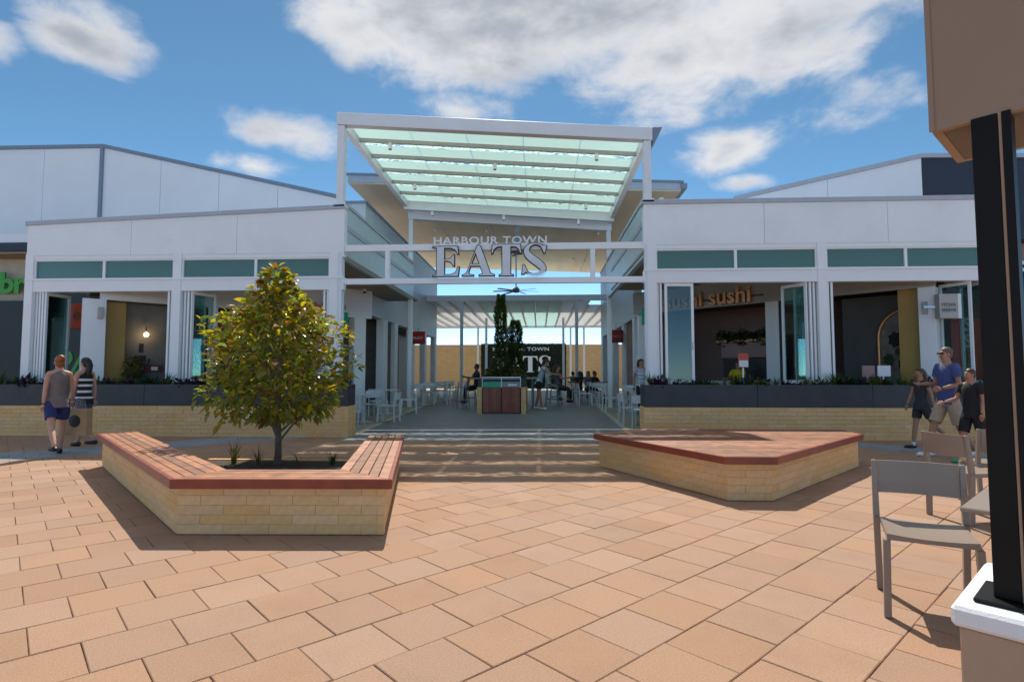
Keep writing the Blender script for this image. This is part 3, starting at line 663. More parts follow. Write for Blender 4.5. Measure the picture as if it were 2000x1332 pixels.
lsign('small orange poster on the left lane shop', 768, 700, .12, 1.0, 22.6, redsign, None, None)
# ------------------------------------------------------------------ entrance canopy of steel and frosted glass
cl, cr = AX(659, YF), AX(1269, YF)
zl, zr = AZ(659, 222, YF), AZ(1269, 251, YF)
YR = 19.7
def zc(x, y=YF): return zl+(x-cl)/(cr-cl)*(zr-zl)      # the roof leans to the right
rafterm = M('grey_rafter', (.40, .40, .38), .5)
can = thing('entrance_canopy', 'white steel entrance canopy with rows of mint frosted glass', 'canopy', ((cl+cr)/2, 16, 0))
def slab(name, mat, x0, x1, y0, y1, t0, t1, par=None, bevel=0):   # follows the lean; t measured from the roof line
    return MB().hexa([(x0, y0, zc(x0)+t0), (x1, y0, zc(x1)+t0), (x1, y1, zc(x1)+t0), (x0, y1, zc(x0)+t0)], [(x0, y0, zc(x0)+t1), (x1, y0, zc(x1)+t1), (x1, y1, zc(x1)+t1), (x0, y1, zc(x0)+t1)]).build(name, mat, par or can, bevel)
for x in (cl, cr):
    for y in (YF+.1, YR):
        w = .085 if y < 15 else .075
        MB().box(x-w, x+w, y-w, y+w, fz(y) if y > 15 else 0, zc(x)-.27).build('column', steelw, can, .008)
    MB().box(x-.13, x+.13, YF-.03, YF+.23, 5.18, 5.26).build('column_collar', steelw, can, .004)
slab('front_beam', steelw, cl-.1, cr+.12, YF, YF+.2, -.26, .03, bevel=.008)
slab('rear_beam', steelw, cl-.1, cr+.1, YR-.1, YR+.1, -.5, 0, bevel=.008)
slab('rear_beam', steelw, cl-.1, cr+.1, YR-.75, YR-.6, -.34, -.02, bevel=.008)
slab('side_rail', steelw, cl-.1, cl+.04, YF+.21, YR-.11, -.25, -.0); slab('side_rail', steelw, cr-.04, cr+.1, YF+.21, YR-.11, -.25, 0)
MB().hexa([(cr+.125, YF, zc(cr)-.35), (cr+.16, YF, zc(cr)-.35), (cr+.16, YF+.9, zc(cr)-.35), (cr+.125, YF+.9, zc(cr)-.35)], [(cr+.125, YF, zc(cr)+.02), (cr+.34, YF, zc(cr)+.02), (cr+.34, YF+.9, zc(cr)+.02), (cr+.125, YF+.9, zc(cr)+.02)]).build('gutter_end', capmat, can)
rows = 6; y0r, y1r = YF+.22, YR-.78
for k in range(rows):
    a = y0r+(y1r-y0r)*k/rows; c = y0r+(y1r-y0r)*(k+1)/rows
    if k: slab('rafter', rafterm, cl+.045, cr-.045, a-.03, a+.03, -.15, -.05)
    n = 5
    for j in range(n):
        x0 = cl+.05+(cr-cl-.1)*j/n+.006; x1 = cl+.05+(cr-cl-.1)*(j+1)/n-.006
        p = slab('glass_pane', mint, x0, x1, a+.04+(c-a)*.38, c-.05, -.06, -.045)
        slab('clear_strip', strip, x0, x1, a+.045, a+.035+(c-a)*.38, -.052, -.048, p)
for (px, py, k, wh) in ((758, 287, 1, 'left under the front rafter'), (1168, 310, 1, 'right under the front rafter'), (966, 325, 2, 'centre under the second rafter'), (808, 360, 4, 'left under the fourth rafter'), (1146, 382, 5, 'right under the fifth rafter'), (984, 406, 6, 'centre under the rear beam'), (843, 410, 6, 'left under the rear beam'), (1131, 432, 6, 'right under the rear beam')):
    y = y0r+(y1r-y0r)*k/rows if k < 6 else YR-.67; x = AX(px, y); z = zc(x)-.14 if k < 6 else zc(x)-.34
    o = thing('spot_light', 'white cylinder spotlight, '+wh+' of the glass canopy', 'light', (x, y, z-.16), group='spotlights under the entrance canopy')
    MB().tube([(x, y, z-.15), (x, y, z)], .05, 10).build('housing', white, o); MB().tube([(x, y, z-.17), (x, y, z-.149)], .042, 10).build('lens', greypl, o)
# sign frame across the entrance
sf = thing('entrance_gantry', 'white steel gantry carrying the EATS letters across the entrance', 'gantry', ((cl+cr)/2, YF, 3.4))
zu, zd = AZ(963, 481, YF), AZ(963, 547, YF)
MB().box(cl+.087, cr-.087, YF+.05, YF+.16, zu-.075, zu+.075).build('top_rail', white, sf, .006); MB().box(cl+.087, cr-.087, YF+.05, YF+.16, zd-.065, zd+.065).build('bottom_rail', white, sf, .006)
for px in (754, 1159): x = AX(px, YF); MB().box(x-.05, x+.05, YF+.055, YF+.155, zd+.065, zu-.075).build('post', white, sf)
E0 = [(180, 290), (530, 290), (545, 400), (528, 400), (500, 345), (440, 318), (345, 315), (345, 475), (400, 472), (440, 455), (465, 415), (485, 410), (485, 570), (465, 565), (440, 520), (400, 500), (345, 495), (345, 690), (430, 688), (500, 660), (535, 580), (555, 580), (540, 712), (180, 712), (180, 700), (235, 690), (235, 312), (180, 302)]
A0 = [(798, 300), (825, 272), (850, 290), (990, 670), (1045, 692), (1045, 710), (830, 710), (830, 692), (880, 682), (875, 655), (845, 572), (712, 572), (685, 660), (700, 686), (755, 695), (755, 710), (595, 710), (595, 695), (640, 680), (668, 640)]
A1 = [(726, 540), (832, 540), (782, 392)]
T0 = [(1015, 272), (1405, 272), (1418, 400), (1402, 400), (1380, 340), (1340, 308), (1270, 302), (1270, 685), (1310, 695), (1310, 712), (1110, 712), (1110, 695), (1150, 685), (1150, 302), (1085, 308), (1040, 340), (1020, 400), (1003, 400)]
sp = [(1722, 350, 12), (1690, 292, 13), (1610, 266, 12), (1535, 290, 22), (1493, 345, 36), (1505, 410, 46), (1570, 475, 52), (1655, 540, 52), (1712, 600, 46), (1712, 650, 34), (1655, 690, 20), (1575, 698, 13), (1505, 668, 12), (1462, 610, 11)]
def band(sp):
    l, r = [], []
    for i, (x, y, w) in enumerate(sp):
        a, b = sp[max(i-1, 0)], sp[min(i+1, len(sp)-1)]; d = Vector((b[0]-a[0], b[1]-a[1])).normalized(); n = Vector((-d.y, d.x)); l.append((x+n.x*w, y+n.y*w)); r.append((x-n.x*w, y-n.y*w))
    return l+r[::-1]
def spl(sp, m=4):
    out = []
    for i in range(len(sp)-1):
        p = [Vector(sp[max(0, min(len(sp)-1, i+k))]) for k in (-1, 0, 1, 2)]
        for j in range(m):
            t = j/m; out.append(tuple(.5*((2*p[1])+(-p[0]+p[2])*t+(2*p[0]-5*p[1]+4*p[2]-p[3])*t*t+(-p[0]+3*p[1]-3*p[2]+p[3])*t**3)))
    return out+[sp[-1]]
S0 = band(spl(sp)); S1 = [(1715, 285), (1768, 298), (1748, 402), (1728, 398), (1700, 330)]; S2 = [(1422, 690), (1442, 556), (1462, 560), (1500, 640), (1456, 690)]
def eats(origin, sc, parent_label, outline, face, back, nm):
    og = Vector(origin)
    for ch, gl in zip('EATS', ([[E0]], [[A0, A1]], [[T0]], [[S0], [S1], [S2]])):
        x0 = min(p[0] for g in gl for q in g for p in q)
        o = thing(nm, parent_label % ch, 'letter', og+Vector(((x0-175)*sc, 0, 0)))
        for k, polys in enumerate(gl):
            pp = [[((x-175)*sc, (715-y)*sc) for x, y in q] for q in polys]
            if outline: put_mesh(curve_mesh(pp, .06-.002*k, outline), 'letter_shell', back, face_T(og+Vector((0, .035, 0)), (1, 0, 0)), o)
            put_mesh(curve_mesh(pp, .02, -outline*.55), 'letter_face', face, face_T(og+Vector((0, -.004-.0015*k, 0)), (1, 0, 0)), o)
p = at(844.5, 541, YF); sc = (at(1068, 541, YF).x-p.x)/(1770-175)
eats((p.x, YF-.03, p.z), sc, 'large serif letter %s with black edge on the entrance frame', .013, signface, black, 'sign_letter')
pa, pb = at(844, 474, YF), at(1068, 471, YF)
o = thing('sign_lettering', 'white HARBOUR TOWN lettering standing on the entrance gantry', 'sign', (pa.x, YF+.1, zu+.08))
letters('HARBOUR TOWN', face_T((pa.x, YF+.1, zu+.078), (1, 0, 0)), stripey, o, .04, 1.08, .012, pb.x-pa.x, .235)
# ------------------------------------------------------------------ big flying roof behind the canopy
fr = thing('lane_roof', 'large flat roof with cream soffit spanning the lane behind the canopy', 'roof', (-1, 27, 8))
rx0, rx1, ry0, ry1 = -7.1, AX(1334, 20.2), 20.2, 36.8
rz = lambda x: 8.42+(x-rx0)/(rx1-rx0)*(-.50)
def rslab(nm, m, x0, x1, y0, y1, t0, t1): return MB().hexa([(x0, y0, rz(x0)+t0), (x1, y0, rz(x1)+t0), (x1, y1, rz(x1)+t0), (x0, y1, rz(x0)+t0)], [(x0, y0, rz(x0)+t1), (x1, y0, rz(x1)+t1), (x1, y1, rz(x1)+t1), (x0, y1, rz(x0)+t1)]).build(nm, m, fr)
rslab('roof_deck', lightcap, rx0, rx1, ry0, ry1, .04, .30); rslab('roof_edge', capmat, rx0-.05, rx1+.1, ry0-.06, ry1+.05, .30, .38)
MB().box(rx1, rx1+.22, ry0-.05, ry0+1.2, rz(rx1)+.1, rz(rx1)+.28).build('gutter', capmat, fr)
nx, ny = 5, 5
for i in range(nx):
    for j in range(ny):
        a, c = rx0+(rx1-rx0)*i/nx+.008, rx0+(rx1-rx0)*(i+1)/nx-.008; e, f = ry0+.02+(ry1-ry0-.04)*j/ny+.008, ry0+.02+(ry1-ry0-.04)*(j+1)/ny-.008
        rslab('soffit_panel', cream, a, c, e, f, 0, .035)
for kk, (px, py) in enumerate(((827, 427), (940, 434), (1053, 440), (1168, 449), (850, 455), (950, 453), (1120, 500), (1142, 503), (1135, 520))):
    r = ray(px, py); t = (8.15-CH)/r.z; x, y = r.x*t, min(r.y*t, 36.3)
    o = thing('downlight', '%s small white downlight on the cream soffit, counted from front left' % ordn(kk), 'light', (x, y, rz(x)-.1), group='downlights on the cream soffit'); MB().tube([(x, y, rz(x)-.12), (x, y, rz(x)+.0)], .055, 10).build('housing', white, o); MB().tube([(x, y, rz(x)-.125), (x, y, rz(x)-.118)], .04, 8).build('lens', greypl, o)
def fan(label, x, y, z, dia, ztop, a0):
    o = thing('ceiling_fan', label, 'fan', (x, y, z)); MB().tube([(x, y, z+.1), (x, y, ztop)], .03, 8).build('rod', steel, o); MB().tube([(x, y, z-.08), (x, y, z-.04), (x, y, z+.08), (x, y, z+.12)], [.09, .15, .15, .07], 12).build('motor_hub', greypl, o)
    for k in range(7):
        T = Matrix.Translation((x, y, z)) @ Matrix.Rotation(a0+2*math.pi*k/7, 4, 'Z') @ Matrix.Rotation(R(9), 4, 'X'); MB().box(.14, dia/2, -.06, .06, -.008, .008, T).build('blade', greypl, o)
p = at(1008, 568, 23.4); fan('large grey ceiling fan hanging low in front of the open sky', p.x, p.y, p.z, 1.95, 8.2, .3)
p = at(1012, 493, 22.0); fan('grey ceiling fan behind the letter S of the entrance sign', p.x, p.y, p.z, 1.5, 8.2, .1)
# ------------------------------------------------------------------ gabled halls behind the pavilions
def hall(label, pts, Y, depth, base=4.0, cap=capmat):
    o = thing('hall_building', label, 'building', (sum(p[0] for p in pts)/len(pts), Y, base))
    P = [(AX(p[0], Y), AZ(p[0], p[1], Y)) for p in pts]
    for i in range(len(P)-1):
        (x0, z0), (x1, z1) = P[i], P[i+1]; n = max(1, round((x1-x0)/2.1))
        for k in range(n):
            a, c = x0+(x1-x0)*k/n+.006, x0+(x1-x0)*(k+1)/n-.006; za, zc2 = z0+(z1-z0)*k/n, z0+(z1-z0)*(k+1)/n
            MB().hexa([(a, Y, base), (c, Y, base), (c, Y+depth, base), (a, Y+depth, base)], [(a, Y, za), (c, Y, zc2), (c, Y+depth, zc2), (a, Y+depth, za)]).build('wall_panel', pts[i][2] if len(pts[i]) > 2 else gablemat, o)
        MB().hexa([(x0, Y-.05, z0+.004), (x1, Y-.05, z1+.004), (x1, Y+depth, z1+.004), (x0, Y+depth, z0+.004)], [(x0, Y-.05, z0+.12), (x1, Y-.05, z1+.12), (x1, Y+depth, z1+.12), (x0, Y+depth, z0+.12)]).build('roof_capping', cap, o)
    return o
h1 = hall('tall pale hall with a sloping roof edge behind the left pavilion', [(-160, 296), (190, 290), (655, 388)], 17.5, 5)
x = AX(188, 17.5); MB().box(x-.05, x+.05, 17.43, 17.5, 4, AZ(190, 290, 17.5)).build('corner_trim', capmat, h1)
hall('pale hall with a rising roof edge and navy end behind the right pavilion', [(1440, 392), (1812, 309, navy), (2150, 309)], 15.5, 5, cap=lightcap)
# far left shop with the green lettering, far right shop
sh = thing('shop_building', 'dark shopfront with green lettering at the left edge', 'building', (-14.5, 15, 0))
MB().box(-20, -12.25, 15.2, 15.5, 0, 5).build('wall', M('cream_render', (.5, .44, .34), .8), sh)
MB().box(-20, -12.2, 14.4, 15.2, AZ(20, 490, 14.4), AZ(20, 474, 14.4)).build('awning_edge', navy, sh)
MB().box(-20, -12.2, 14.45, 15.2, AZ(20, 474, 14.4)+.003, AZ(20, 474, 14.4)+.25).build('awning_top', gablemat, sh)
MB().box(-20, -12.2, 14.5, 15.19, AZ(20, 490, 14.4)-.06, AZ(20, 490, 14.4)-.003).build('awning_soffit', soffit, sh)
MB().box(-20, -12.27, 15.05, 15.18, 0, AZ(20, 588, 15.1)).build('dark_glazing', black, sh)
p = Vector((AX(-107, 15.02), 15.02, AZ(20, 571, 15.02))); o = thing('shop_lettering', 'bright green lettering on the shopfront at the left edge', 'sign', p)
letters('Zambrero', face_T(p, (1, 0, 0)), greenl, o, .05, .95, .035, 3.55, .8)
sh = thing('shop_building', 'dark shopfront with white lettering at the right edge behind the post', 'building', (12, 14.5, 0))
MB().box(9.95, 18, 14.5, 14.8, 0, 5).build('wall', pinkwall, sh); MB().box(9.95, 18, 14.2, 14.49, 2.9, 4.05).build('sign_band', black, sh); MB().box(9.95, 18, 14.3, 14.49, 0, 2.89).build('dark_glazing', darkwall, sh)
MB().box(9.95, 18, 14.0, 14.5, 4.6, 4.9).build('awning_edge', navy, sh)
p = Vector((AX(1985, 14.15), 14.15, AZ(1990, 545, 14.15))); o = thing('shop_lettering', 'white lettering on the dark shopfront at the right edge', 'sign', p); letters('Fo', face_T(p, (1, 0, 0)), stripey, o, .05, 1, .02, .62)
# ------------------------------------------------------------------ back of the lane: pergola, brick wall, green wall
pg = thing('pergola', 'long glazed pergola at the far end of the lane', 'pergola', (-1, 35, .2))
yp0, yp1 = 27.6, 44.0; pz = AZ(1010, 583, yp0); px0, px1 = AX(840, yp0), AX(1190, yp0)
MB().box(WL+.01, WR-.01, yp0-.08, yp0+.08, pz-.12, pz+.16).build('front_beam', steelw, pg); MB().box(px0-4.5, px1+3.6, yp1-.08, yp1+.08, pz-.12, pz+.1).build('rear_beam', steelw, pg)
nr = 12
for k in range(-6, nr+6):
    x = px0+(px1-px0)*k/nr; ys = yp0 if WL+.1 < x < WR-.8 else 30.6; MB().box(x-.045, x+.045, ys+.09, yp1-.09, pz-.12, pz+.08).build('rafter', steelw, pg)
    if k < nr+5:
        m = mint if 3 <= k <= 8 else polyw; xb = px0+(px1-px0)*(k+1)/nr
        for j in range(4):
            a, c = ys+.1+(yp1-ys-.2)*j/4, ys+.1+(yp1-ys-.2)*(j+1)/4-.02; MB().box(x+.05, xb-.05, a, c, pz+.04, pz+.055).build('roof_pane', m, pg)
for px, y in ((902, yp0+.02), (1126, yp0+.02), (934, yp1), (1114, yp1), (1140, yp1), (950, 36), (1100, 36)):
    x = AX(px, y); MB().box(x-.075, x+.075, y-.075, y+.075, fz(y), pz-.12).build('column', steelw, pg)
bw = thing('brick_wall', 'sand brick wall closing the far end of the lane', 'wall', (-1, 47, .2))
MB().box(-14, 12, 47, 47.3, .2, AZ(1010, 673, 47)).build('core', mortar, bw)
bk = MB(); zz = .22; r = 0; top = AZ(1010, 673, 47)
while zz < top-.1:
    x = -9-(.2 if r % 2 else 0)
    while x < 8: bk.box(x, x+.388, 46.96, 47.02, zz, zz+.09); x += .4
    zz += .1; r += 1
o = bk.build('brick_courses', sandbrick, bw); o['kind'] = 'stuff'
gw = thing('green_wall', 'dark planted green wall with white lettering at the far end', 'green wall', (AX(1022, 46.8), 46.8, .2))
gx0, gx1 = AX(940, 46.8), AX(1105, 46.8); gt = AZ(1020, 671, 46.8)
MB().box(gx0, gx1, 46.85, 46.95, .2, gt).build('backing', black, gw)
b = MB(); rnd = random.Random(4)
for k in range(3500):
    p = Vector((rnd.uniform(gx0, gx1), 46.8+rnd.uniform(-.12, .03), rnd.uniform(.3, gt))); e1 = Vector((rnd.gauss(0, 1), rnd.gauss(0, .5), rnd.gauss(0, 1))).normalized(); e2 = e1.cross(Vector((rnd.gauss(0, .4), -1, rnd.gauss(0, .4)))).normalized(); s = .09
    b.add([p-e1*s, p+e2*s*.5, p+e1*s, p-e2*s*.5], [(0, 1, 2, 3)])
o = b.build('foliage', ldark, gw); o['kind'] = 'stuff'
pE = at(962, 727, 46.5); sc2 = (AX(1075, 46.5)-AX(962, 46.5))/(1770-175)
eats((pE.x, 46.5, pE.z), sc2, 'far white serif letter %s on the dark green wall', 0, stripey, black, 'wall_letter')
pa, pb = at(962, 685, 46.5), at(1072, 685, 46.5)
o = thing('wall_lettering', 'white HARBOUR TOWN lettering on the dark green wall at the far end', 'sign', pa); letters('HARBOUR TOWN', face_T((pa.x, 46.5, pa.z), (1, 0, 0)), stripey, o, .04, 1.08, .012, pb.x-pa.x, .4)
# ------------------------------------------------------------------ planters in front of the pavilions
def planter(x0, x1, label, openright):
    o = thing('planter_wall', label, 'planter', ((x0+x1)/2, YP+.3, 0)); yb = YP+.5
    MB().box(x0+.02, x1-.02, YP+.03, yb, 0, .67).build('core', mortar, o)
    bk = MB(); r = 0; z = .0
    while z < .66:
        x = x0-(.195 if r % 2 else 0)
        while x < x1:
            a, c = max(x, x0), min(x+.386, x1)
            if c-a > .03: bk.box(a, c, YP, YP+.05, z+.002, z+.0812)
            x += .39
        for xe in (x0, x1-.05):
            for y in (YP+.055, YP+.28): bk.box(xe, xe+.05, y, y+.215, z+.002, z+.0812)
        z += .0825; r += 1
    q = bk.build('brick_courses', sandbrick, o); q['kind'] = 'stuff'
    zt = 1.13; n = max(1, round((x1-x0)/2.4))
    for k in range(n):
        a, c = x0+.02+(x1-x0-.04)*k/n+.003, x0+.02+(x1-x0-.04)*(k+1)/n-.003; MB().box(a, c, YP+.012, YP+.05, .665, zt).build('front_panel', charcoal, o, .004)
    for xe in (x0+.02, x1-.06): MB().box(xe, xe+.04, YP+.055, yb, .672, zt).build('end_panel', charcoal, o)
    MB().box(x0+.065, x1-.065, YP+.055, yb-.01, .68, zt-.05).build('soil', soil, o)
    return o
LPx = (-13.2, at(657, 700, YP).x+.28); RPx = (at(1256, 700, YP).x, 11.5)
planter(*LPx, 'long sand brick and charcoal planter under the left pavilion windows', True); planter(*RPx, 'long sand brick and charcoal planter under the right pavilion windows', False)
# end post of pale brick on the lane side of the left planter
def strappy(n, L, seed, w=.022):
    rnd = random.Random(seed); b = MB()
    for k in range(n):
        a = rnd.uniform(0, 6.28); lean = rnd.uniform(.1, .9); l = L*rnd.uniform(.6, 1.1); d = Vector((math.cos(a), math.sin(a), 0)); s = Vector((-d.y, d.x, 0)); o = d*rnd.uniform(0, .04); prev = None; vs = []
        for i in range(4):
            t = i/3; p = o+d*(l*lean*t*t)+Vector((0, 0, l*(t-.45*lean*t*t))); ww = w*(1-t*.85)*(.6+t if t < .4 else 1); vs += [p-s*ww, p+s*ww]
        b.add(vs, [(0, 1, 3, 2), (2, 3, 5, 4), (4, 5, 7, 6)])
    return b
def bushy(n, r, seed, s=.05):
    rnd = random.Random(seed); b = MB()
    for k in range(n):
        d = Vector((rnd.gauss(0, 1), rnd.gauss(0, 1), abs(rnd.gauss(.4, .8)))).normalized(); p = d*r*rnd.uniform(.2, 1); e1 = (d+Vector((rnd.gauss(0, .6), rnd.gauss(0, .6), rnd.gauss(0, .4)))).normalized(); e2 = e1.cross(Vector((rnd.gauss(0, 1), rnd.gauss(0, 1), 1))).normalized(); z = s*rnd.uniform(.7, 1.5)
        b.add([p, p+e1*z+e2*z*.4, p+e1*z*2, p+e1*z-e2*z*.4], [(0, 1, 2, 3)])
    return b
sm = [strappy(26, .34, k).mesh('strap_plant', lgreen) for k in range(3)]+[strappy(22, .26, 9).mesh('strap_plant', lyel)]
bmz = [bushy(110, .17, k).mesh('purple_plant', lpurple) for k in range(3)]; gmz = [bushy(120, .18, k+5).mesh('green_shrub', ldark if k else lgreen) for k in range(3)]
rnd = random.Random(11)
for (x0, x1), wh in ((LPx, 'left'), (RPx, 'right')):
    x = x0+.2; cnt = {}
    while x < x1-.15:
        t = rnd.random(); nm, ms, lab = ('strap_plant', sm, 'strap-leaved green plant') if t < .42 else ('purple_plant', bmz, 'dark purple leafy plant') if t < .7 else ('green_shrub', gmz, 'small dark green shrub')
        o = bpy.data.objects.new(nm, rnd.choice(ms)); C.objects.link(o); o.location = (x, YP+.2+rnd.uniform(-.05, .1), 1.07); o.rotation_euler = (0, 0, rnd.uniform(0, 6)); k = rnd.uniform(.7, 1.15); o.scale = (k, k*.8, k*rnd.uniform(.8, 1.15))
        cnt[nm] = cnt.get(nm, 0)+1; tag(o, '%s %s from the left in the %s charcoal planter' % (ordn(cnt[nm]-1), lab, wh), 'plant', nm.replace('_', ' ')+'s in the %s planter' % wh); x += rnd.uniform(.13, .25)
# ------------------------------------------------------------------ bench with tree and platform bench
def offs(poly, d):                     # inset an open polyline to its left by d
    out = []; n = len(poly)
    for i in range(n):
        def nrm(a, b): e = (b-a).normalized(); return Vector((-e.y, e.x))
        if i == 0: m = nrm(poly[0], poly[1]); k = 1
        elif i == n-1: m = nrm(poly[-2], poly[-1]); k = 1
        else:
            n1, n2 = nrm(poly[i-1], poly[i]), nrm(poly[i], poly[i+1]); m = (n1+n2).normalized(); k = 1/max(.3, m.dot(n1))
        out.append(poly[i]+m*d*k)
    return out
brick_m = MB().box(0, .388, 0, .05, 0, .0792).mesh('brick', sandbrick, bevel=.0015)
def bricks(root, a, b, rows, seed=0):  # brick skin from a to b (outside on the right-hand side)
    e = (b-a); Ln = e.length; e.normalize(); ang = math.atan2(e.y, e.x); rnd = random.Random(seed)
    for r in range(rows):
        x = -(.195 if r % 2 else 0)
        while x < Ln-.01:
            s, t = max(x, 0), min(x+.386, Ln)
            if t-s > .04:
                p = a+e*s; inst(brick_m, 'brick', root, (p.x+e.y*0-(-e.y)*-.0, p.y, .006+r*.0805), rot=(0, 0, ang), scale=((t-s)/.386, 1+rnd.uniform(-.06, .06), 1))
            x += .39
bench = thing('corner_bench', 'hardwood bench on sand brick base wrapped round the small tree', 'bench', (-3.4, 6.2, 0))
ROWS, ZBS = 5, .408; HT = .475
out = offs(BL, .07); inn = offs(BL, .50)
co, ci = offs(BL, .115), offs(BL, .46)
for i in range(3):
    MB().prism([co[i], co[i+1], ci[i+1], ci[i]], 0, ZBS).build('core', mortar, bench); bricks(bench, out[i], out[i+1], ROWS, i)
for k in range(6):
    f0, f1 = [.0, .035, .128, .221, .314, .407][k], [.035, .121, .214, .307, .40, .50][k]
    A, B = offs(BL, f0+.0), offs(BL, f1)
    for i in range(3):
        a0, a1, b1, b0 = A[i], A[i+1], B[i+1], B[i]
        if k == 0: MB().prism([a0, a1, b1, b0], ZBS+.002-.015, HT).build('edge_board', timberedge, bench, .004)
        else: MB().prism([a0, a1, b1, b0], HT-.03, HT-.001).build('plank', timber, bench, .004)
for i, j in ((0, 0), (3, 3)):          # end caps
    d = (BL[1]-BL[0]).normalized() if i == 0 else (BL[2]-BL[3]).normalized()
    a, b = BL[i], offs(BL, .5)[i]
    MB().prism([a, a-d*.03, b-d*.03, b] if i == 3 else [a, b, b-d*.03, a-d*.03], ZBS, HT).build('end_board', timberedge, bench)
ib = offs(BL, .465)
bed = [ib[1]+Vector((0, .0)), ib[2]]
def onseg(a, b, y): t = (y-a.y)/(b.y-a.y); return a+(b-a)*t
bed += [onseg(ib[2], ib[3], 8.05)+Vector((0, .28)), onseg(ib[1], ib[0], 7.7)+Vector((.5, .63))]; bed.append(onseg(ib[1], ib[0], 7.7))
bedo = MB().prism(bed, -.01, .06).build('soil_bed', soil, bench)
a, b = bed[3], bed[2]; MB().box(a.x, b.x, 8.335, 8.42, -.01, .075).build('rear_edge', sandbrick, bench, .004)
plat = thing('platform_bench', 'low hardwood platform bench with clipped corners on sand brick base', 'bench', (2.8, 7.7, 0))
def shrink(poly, d):
    c = poly+[poly[0], poly[1]]; n = len(poly); o = []
    for i in range(n):
        p0, p1, p2 = poly[i-1], poly[i], poly[(i+1) % n]; e1, e2 = (p1-p0).normalized(), (p2-p1).normalized(); n1, n2 = Vector((-e1.y, e1.x)), Vector((-e2.y, e2.x)); m = (n1+n2).normalized(); o.append(p1+m*d/max(.3, m.dot(n1)))
    return o
PB = shrink(PL, .07); PC = shrink(PL, .115); PI = shrink(PL, .035)
MB().prism(PC, 0, ZBS).build('core', mortar, plat)
for i in range(6): bricks(plat, PB[i], PB[(i+1) % 6], ROWS, 9+i) if i not in (4,) else None
for i in range(6):
    j = (i+1) % 6; MB().prism([PL[i], PL[j], PI[j], PI[i]], ZBS-.013, HT).build('edge_board', timberedge, plat, .004)
y = min(p.y for p in PI); y1 = max(p.y for p in PI); w = .088
def clip(poly, y, up):
    o = []; n = len(poly)
    for i in range(n):
        a, b = poly[i], poly[(i+1) % n]; ia, ibb = (a.y >= y) == up, (b.y >= y) == up
        if ia: o.append(a)
        if ia != ibb: o.append(a+(b-a)*((y-a.y)/(b.y-a.y)))
    return o
while y < y1-.01:
    s = clip(clip(shrink(PL, .038), y+.006, True), min(y+w-.006, y1-.001), False)
    if len(s) >= 3: MB().prism(s, HT-.03, HT-.001).build('plank', timber, plat)
    y += w
# ------------------------------------------------------------------ magnolia in the bench
tx, ty = 0, 8.05
tx = AX(549, ty)
tree = thing('magnolia_tree', 'small magnolia with glossy green and rusty leaves growing inside the bench', 'tree', (tx, ty, .06))
topz = AZ(540, 522, ty); rnd = random.Random(21)
V = lambda x, y, z: Vector((tx+x, ty+y, z))
MB().tube([V(0, 0, .0), V(.01, 0, .2), V(0, .01, .46), V(-.02, 0, 1.2), V(-.03, .01, 2.0), V(-.05, 0, topz-.12)], [.065, .05, .045, .032, .02, .007], 10).build('trunk', bark, tree)
tips = []
CB = .70                               # underside of the crown
def env(z):                            # crown radius by height: broad dome with a spire
    t = (z-CB)/(topz-CB)
    if t < 0 or t > 1: return 0
    if t < .14: return .66+.26*(t/.14)
    if t < .56: return .92+.05*math.sin((t-.14)/.42*math.pi)
    if t < .80: return .92-.56*((t-.56)/.24)**1.2
    return max(.05, .34*(1-(t-.80)/.20)**.6*.9+.03)
for k in range(34):
    a = k*2.4+rnd.uniform(-.3, .3); z0 = .36+1.95*(k/34)**1.1; t = z0+rnd.uniform(.4, .7)*(1-.4*k/34); r = env(min(t, topz-.06))*rnd.uniform(.8, 1.0)
    d = Vector((math.cos(a), math.sin(a), 0)); p0 = V(-.02*max(0, z0-.46), 0, z0); p3 = V(0, 0, t)+d*r; p1 = p0+d*r*.3+Vector((0, 0, (t-z0)*.45)); p2 = p0+d*r*.68+Vector((0, 0, (t-z0)*.8))
    MB().tube([p0, p1, p2, p3], [.022*(1-.5*k/34), .015, .010, .004], 6).build('branch', bark, tree); tips += [p1, p2, p3]
def leafmesh(L, w, fold, curl):
    b = MB(); pts = []
    prof = [(0, .0), (.22, .75), (.5, 1.0), (.78, .7), (1, 0)]
    mid = [Vector((0, t*L, -curl*L*t*t)) for t, _ in prof]
    lf = [m+Vector((-w*q, 0, fold*w*q)) for m, (t, q) in zip(mid, prof)]; rt = [m+Vector((w*q, 0, fold*w*q)) for m, (t, q) in zip(mid, prof)]
    vs = mid+lf[1:4]+rt[1:4]       # 0-4 mid, 5-7 left, 8-10 right
    f = [(0, 1, 5), (1, 2, 6, 5), (2, 3, 7, 6), (3, 4, 7), (0, 8, 1), (1, 8, 9, 2), (2, 9, 10, 3), (3, 10, 4)]
    return vs, [tuple(reversed(q)) for q in f]
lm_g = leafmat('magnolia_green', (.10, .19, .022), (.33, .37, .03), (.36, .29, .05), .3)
lm_y = leafmat('magnolia_yellow', (.42, .37, .015), (.62, .44, .018), (.42, .25, .03), .3)  # partly the gold of backlit leaves, put into the colour
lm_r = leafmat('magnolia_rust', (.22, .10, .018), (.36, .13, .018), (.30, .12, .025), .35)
shapes = [leafmesh(.125, .030, .35, .25), leafmesh(.105, .026, .5, .1), leafmesh(.14, .032, .25, .45)]
allL = []
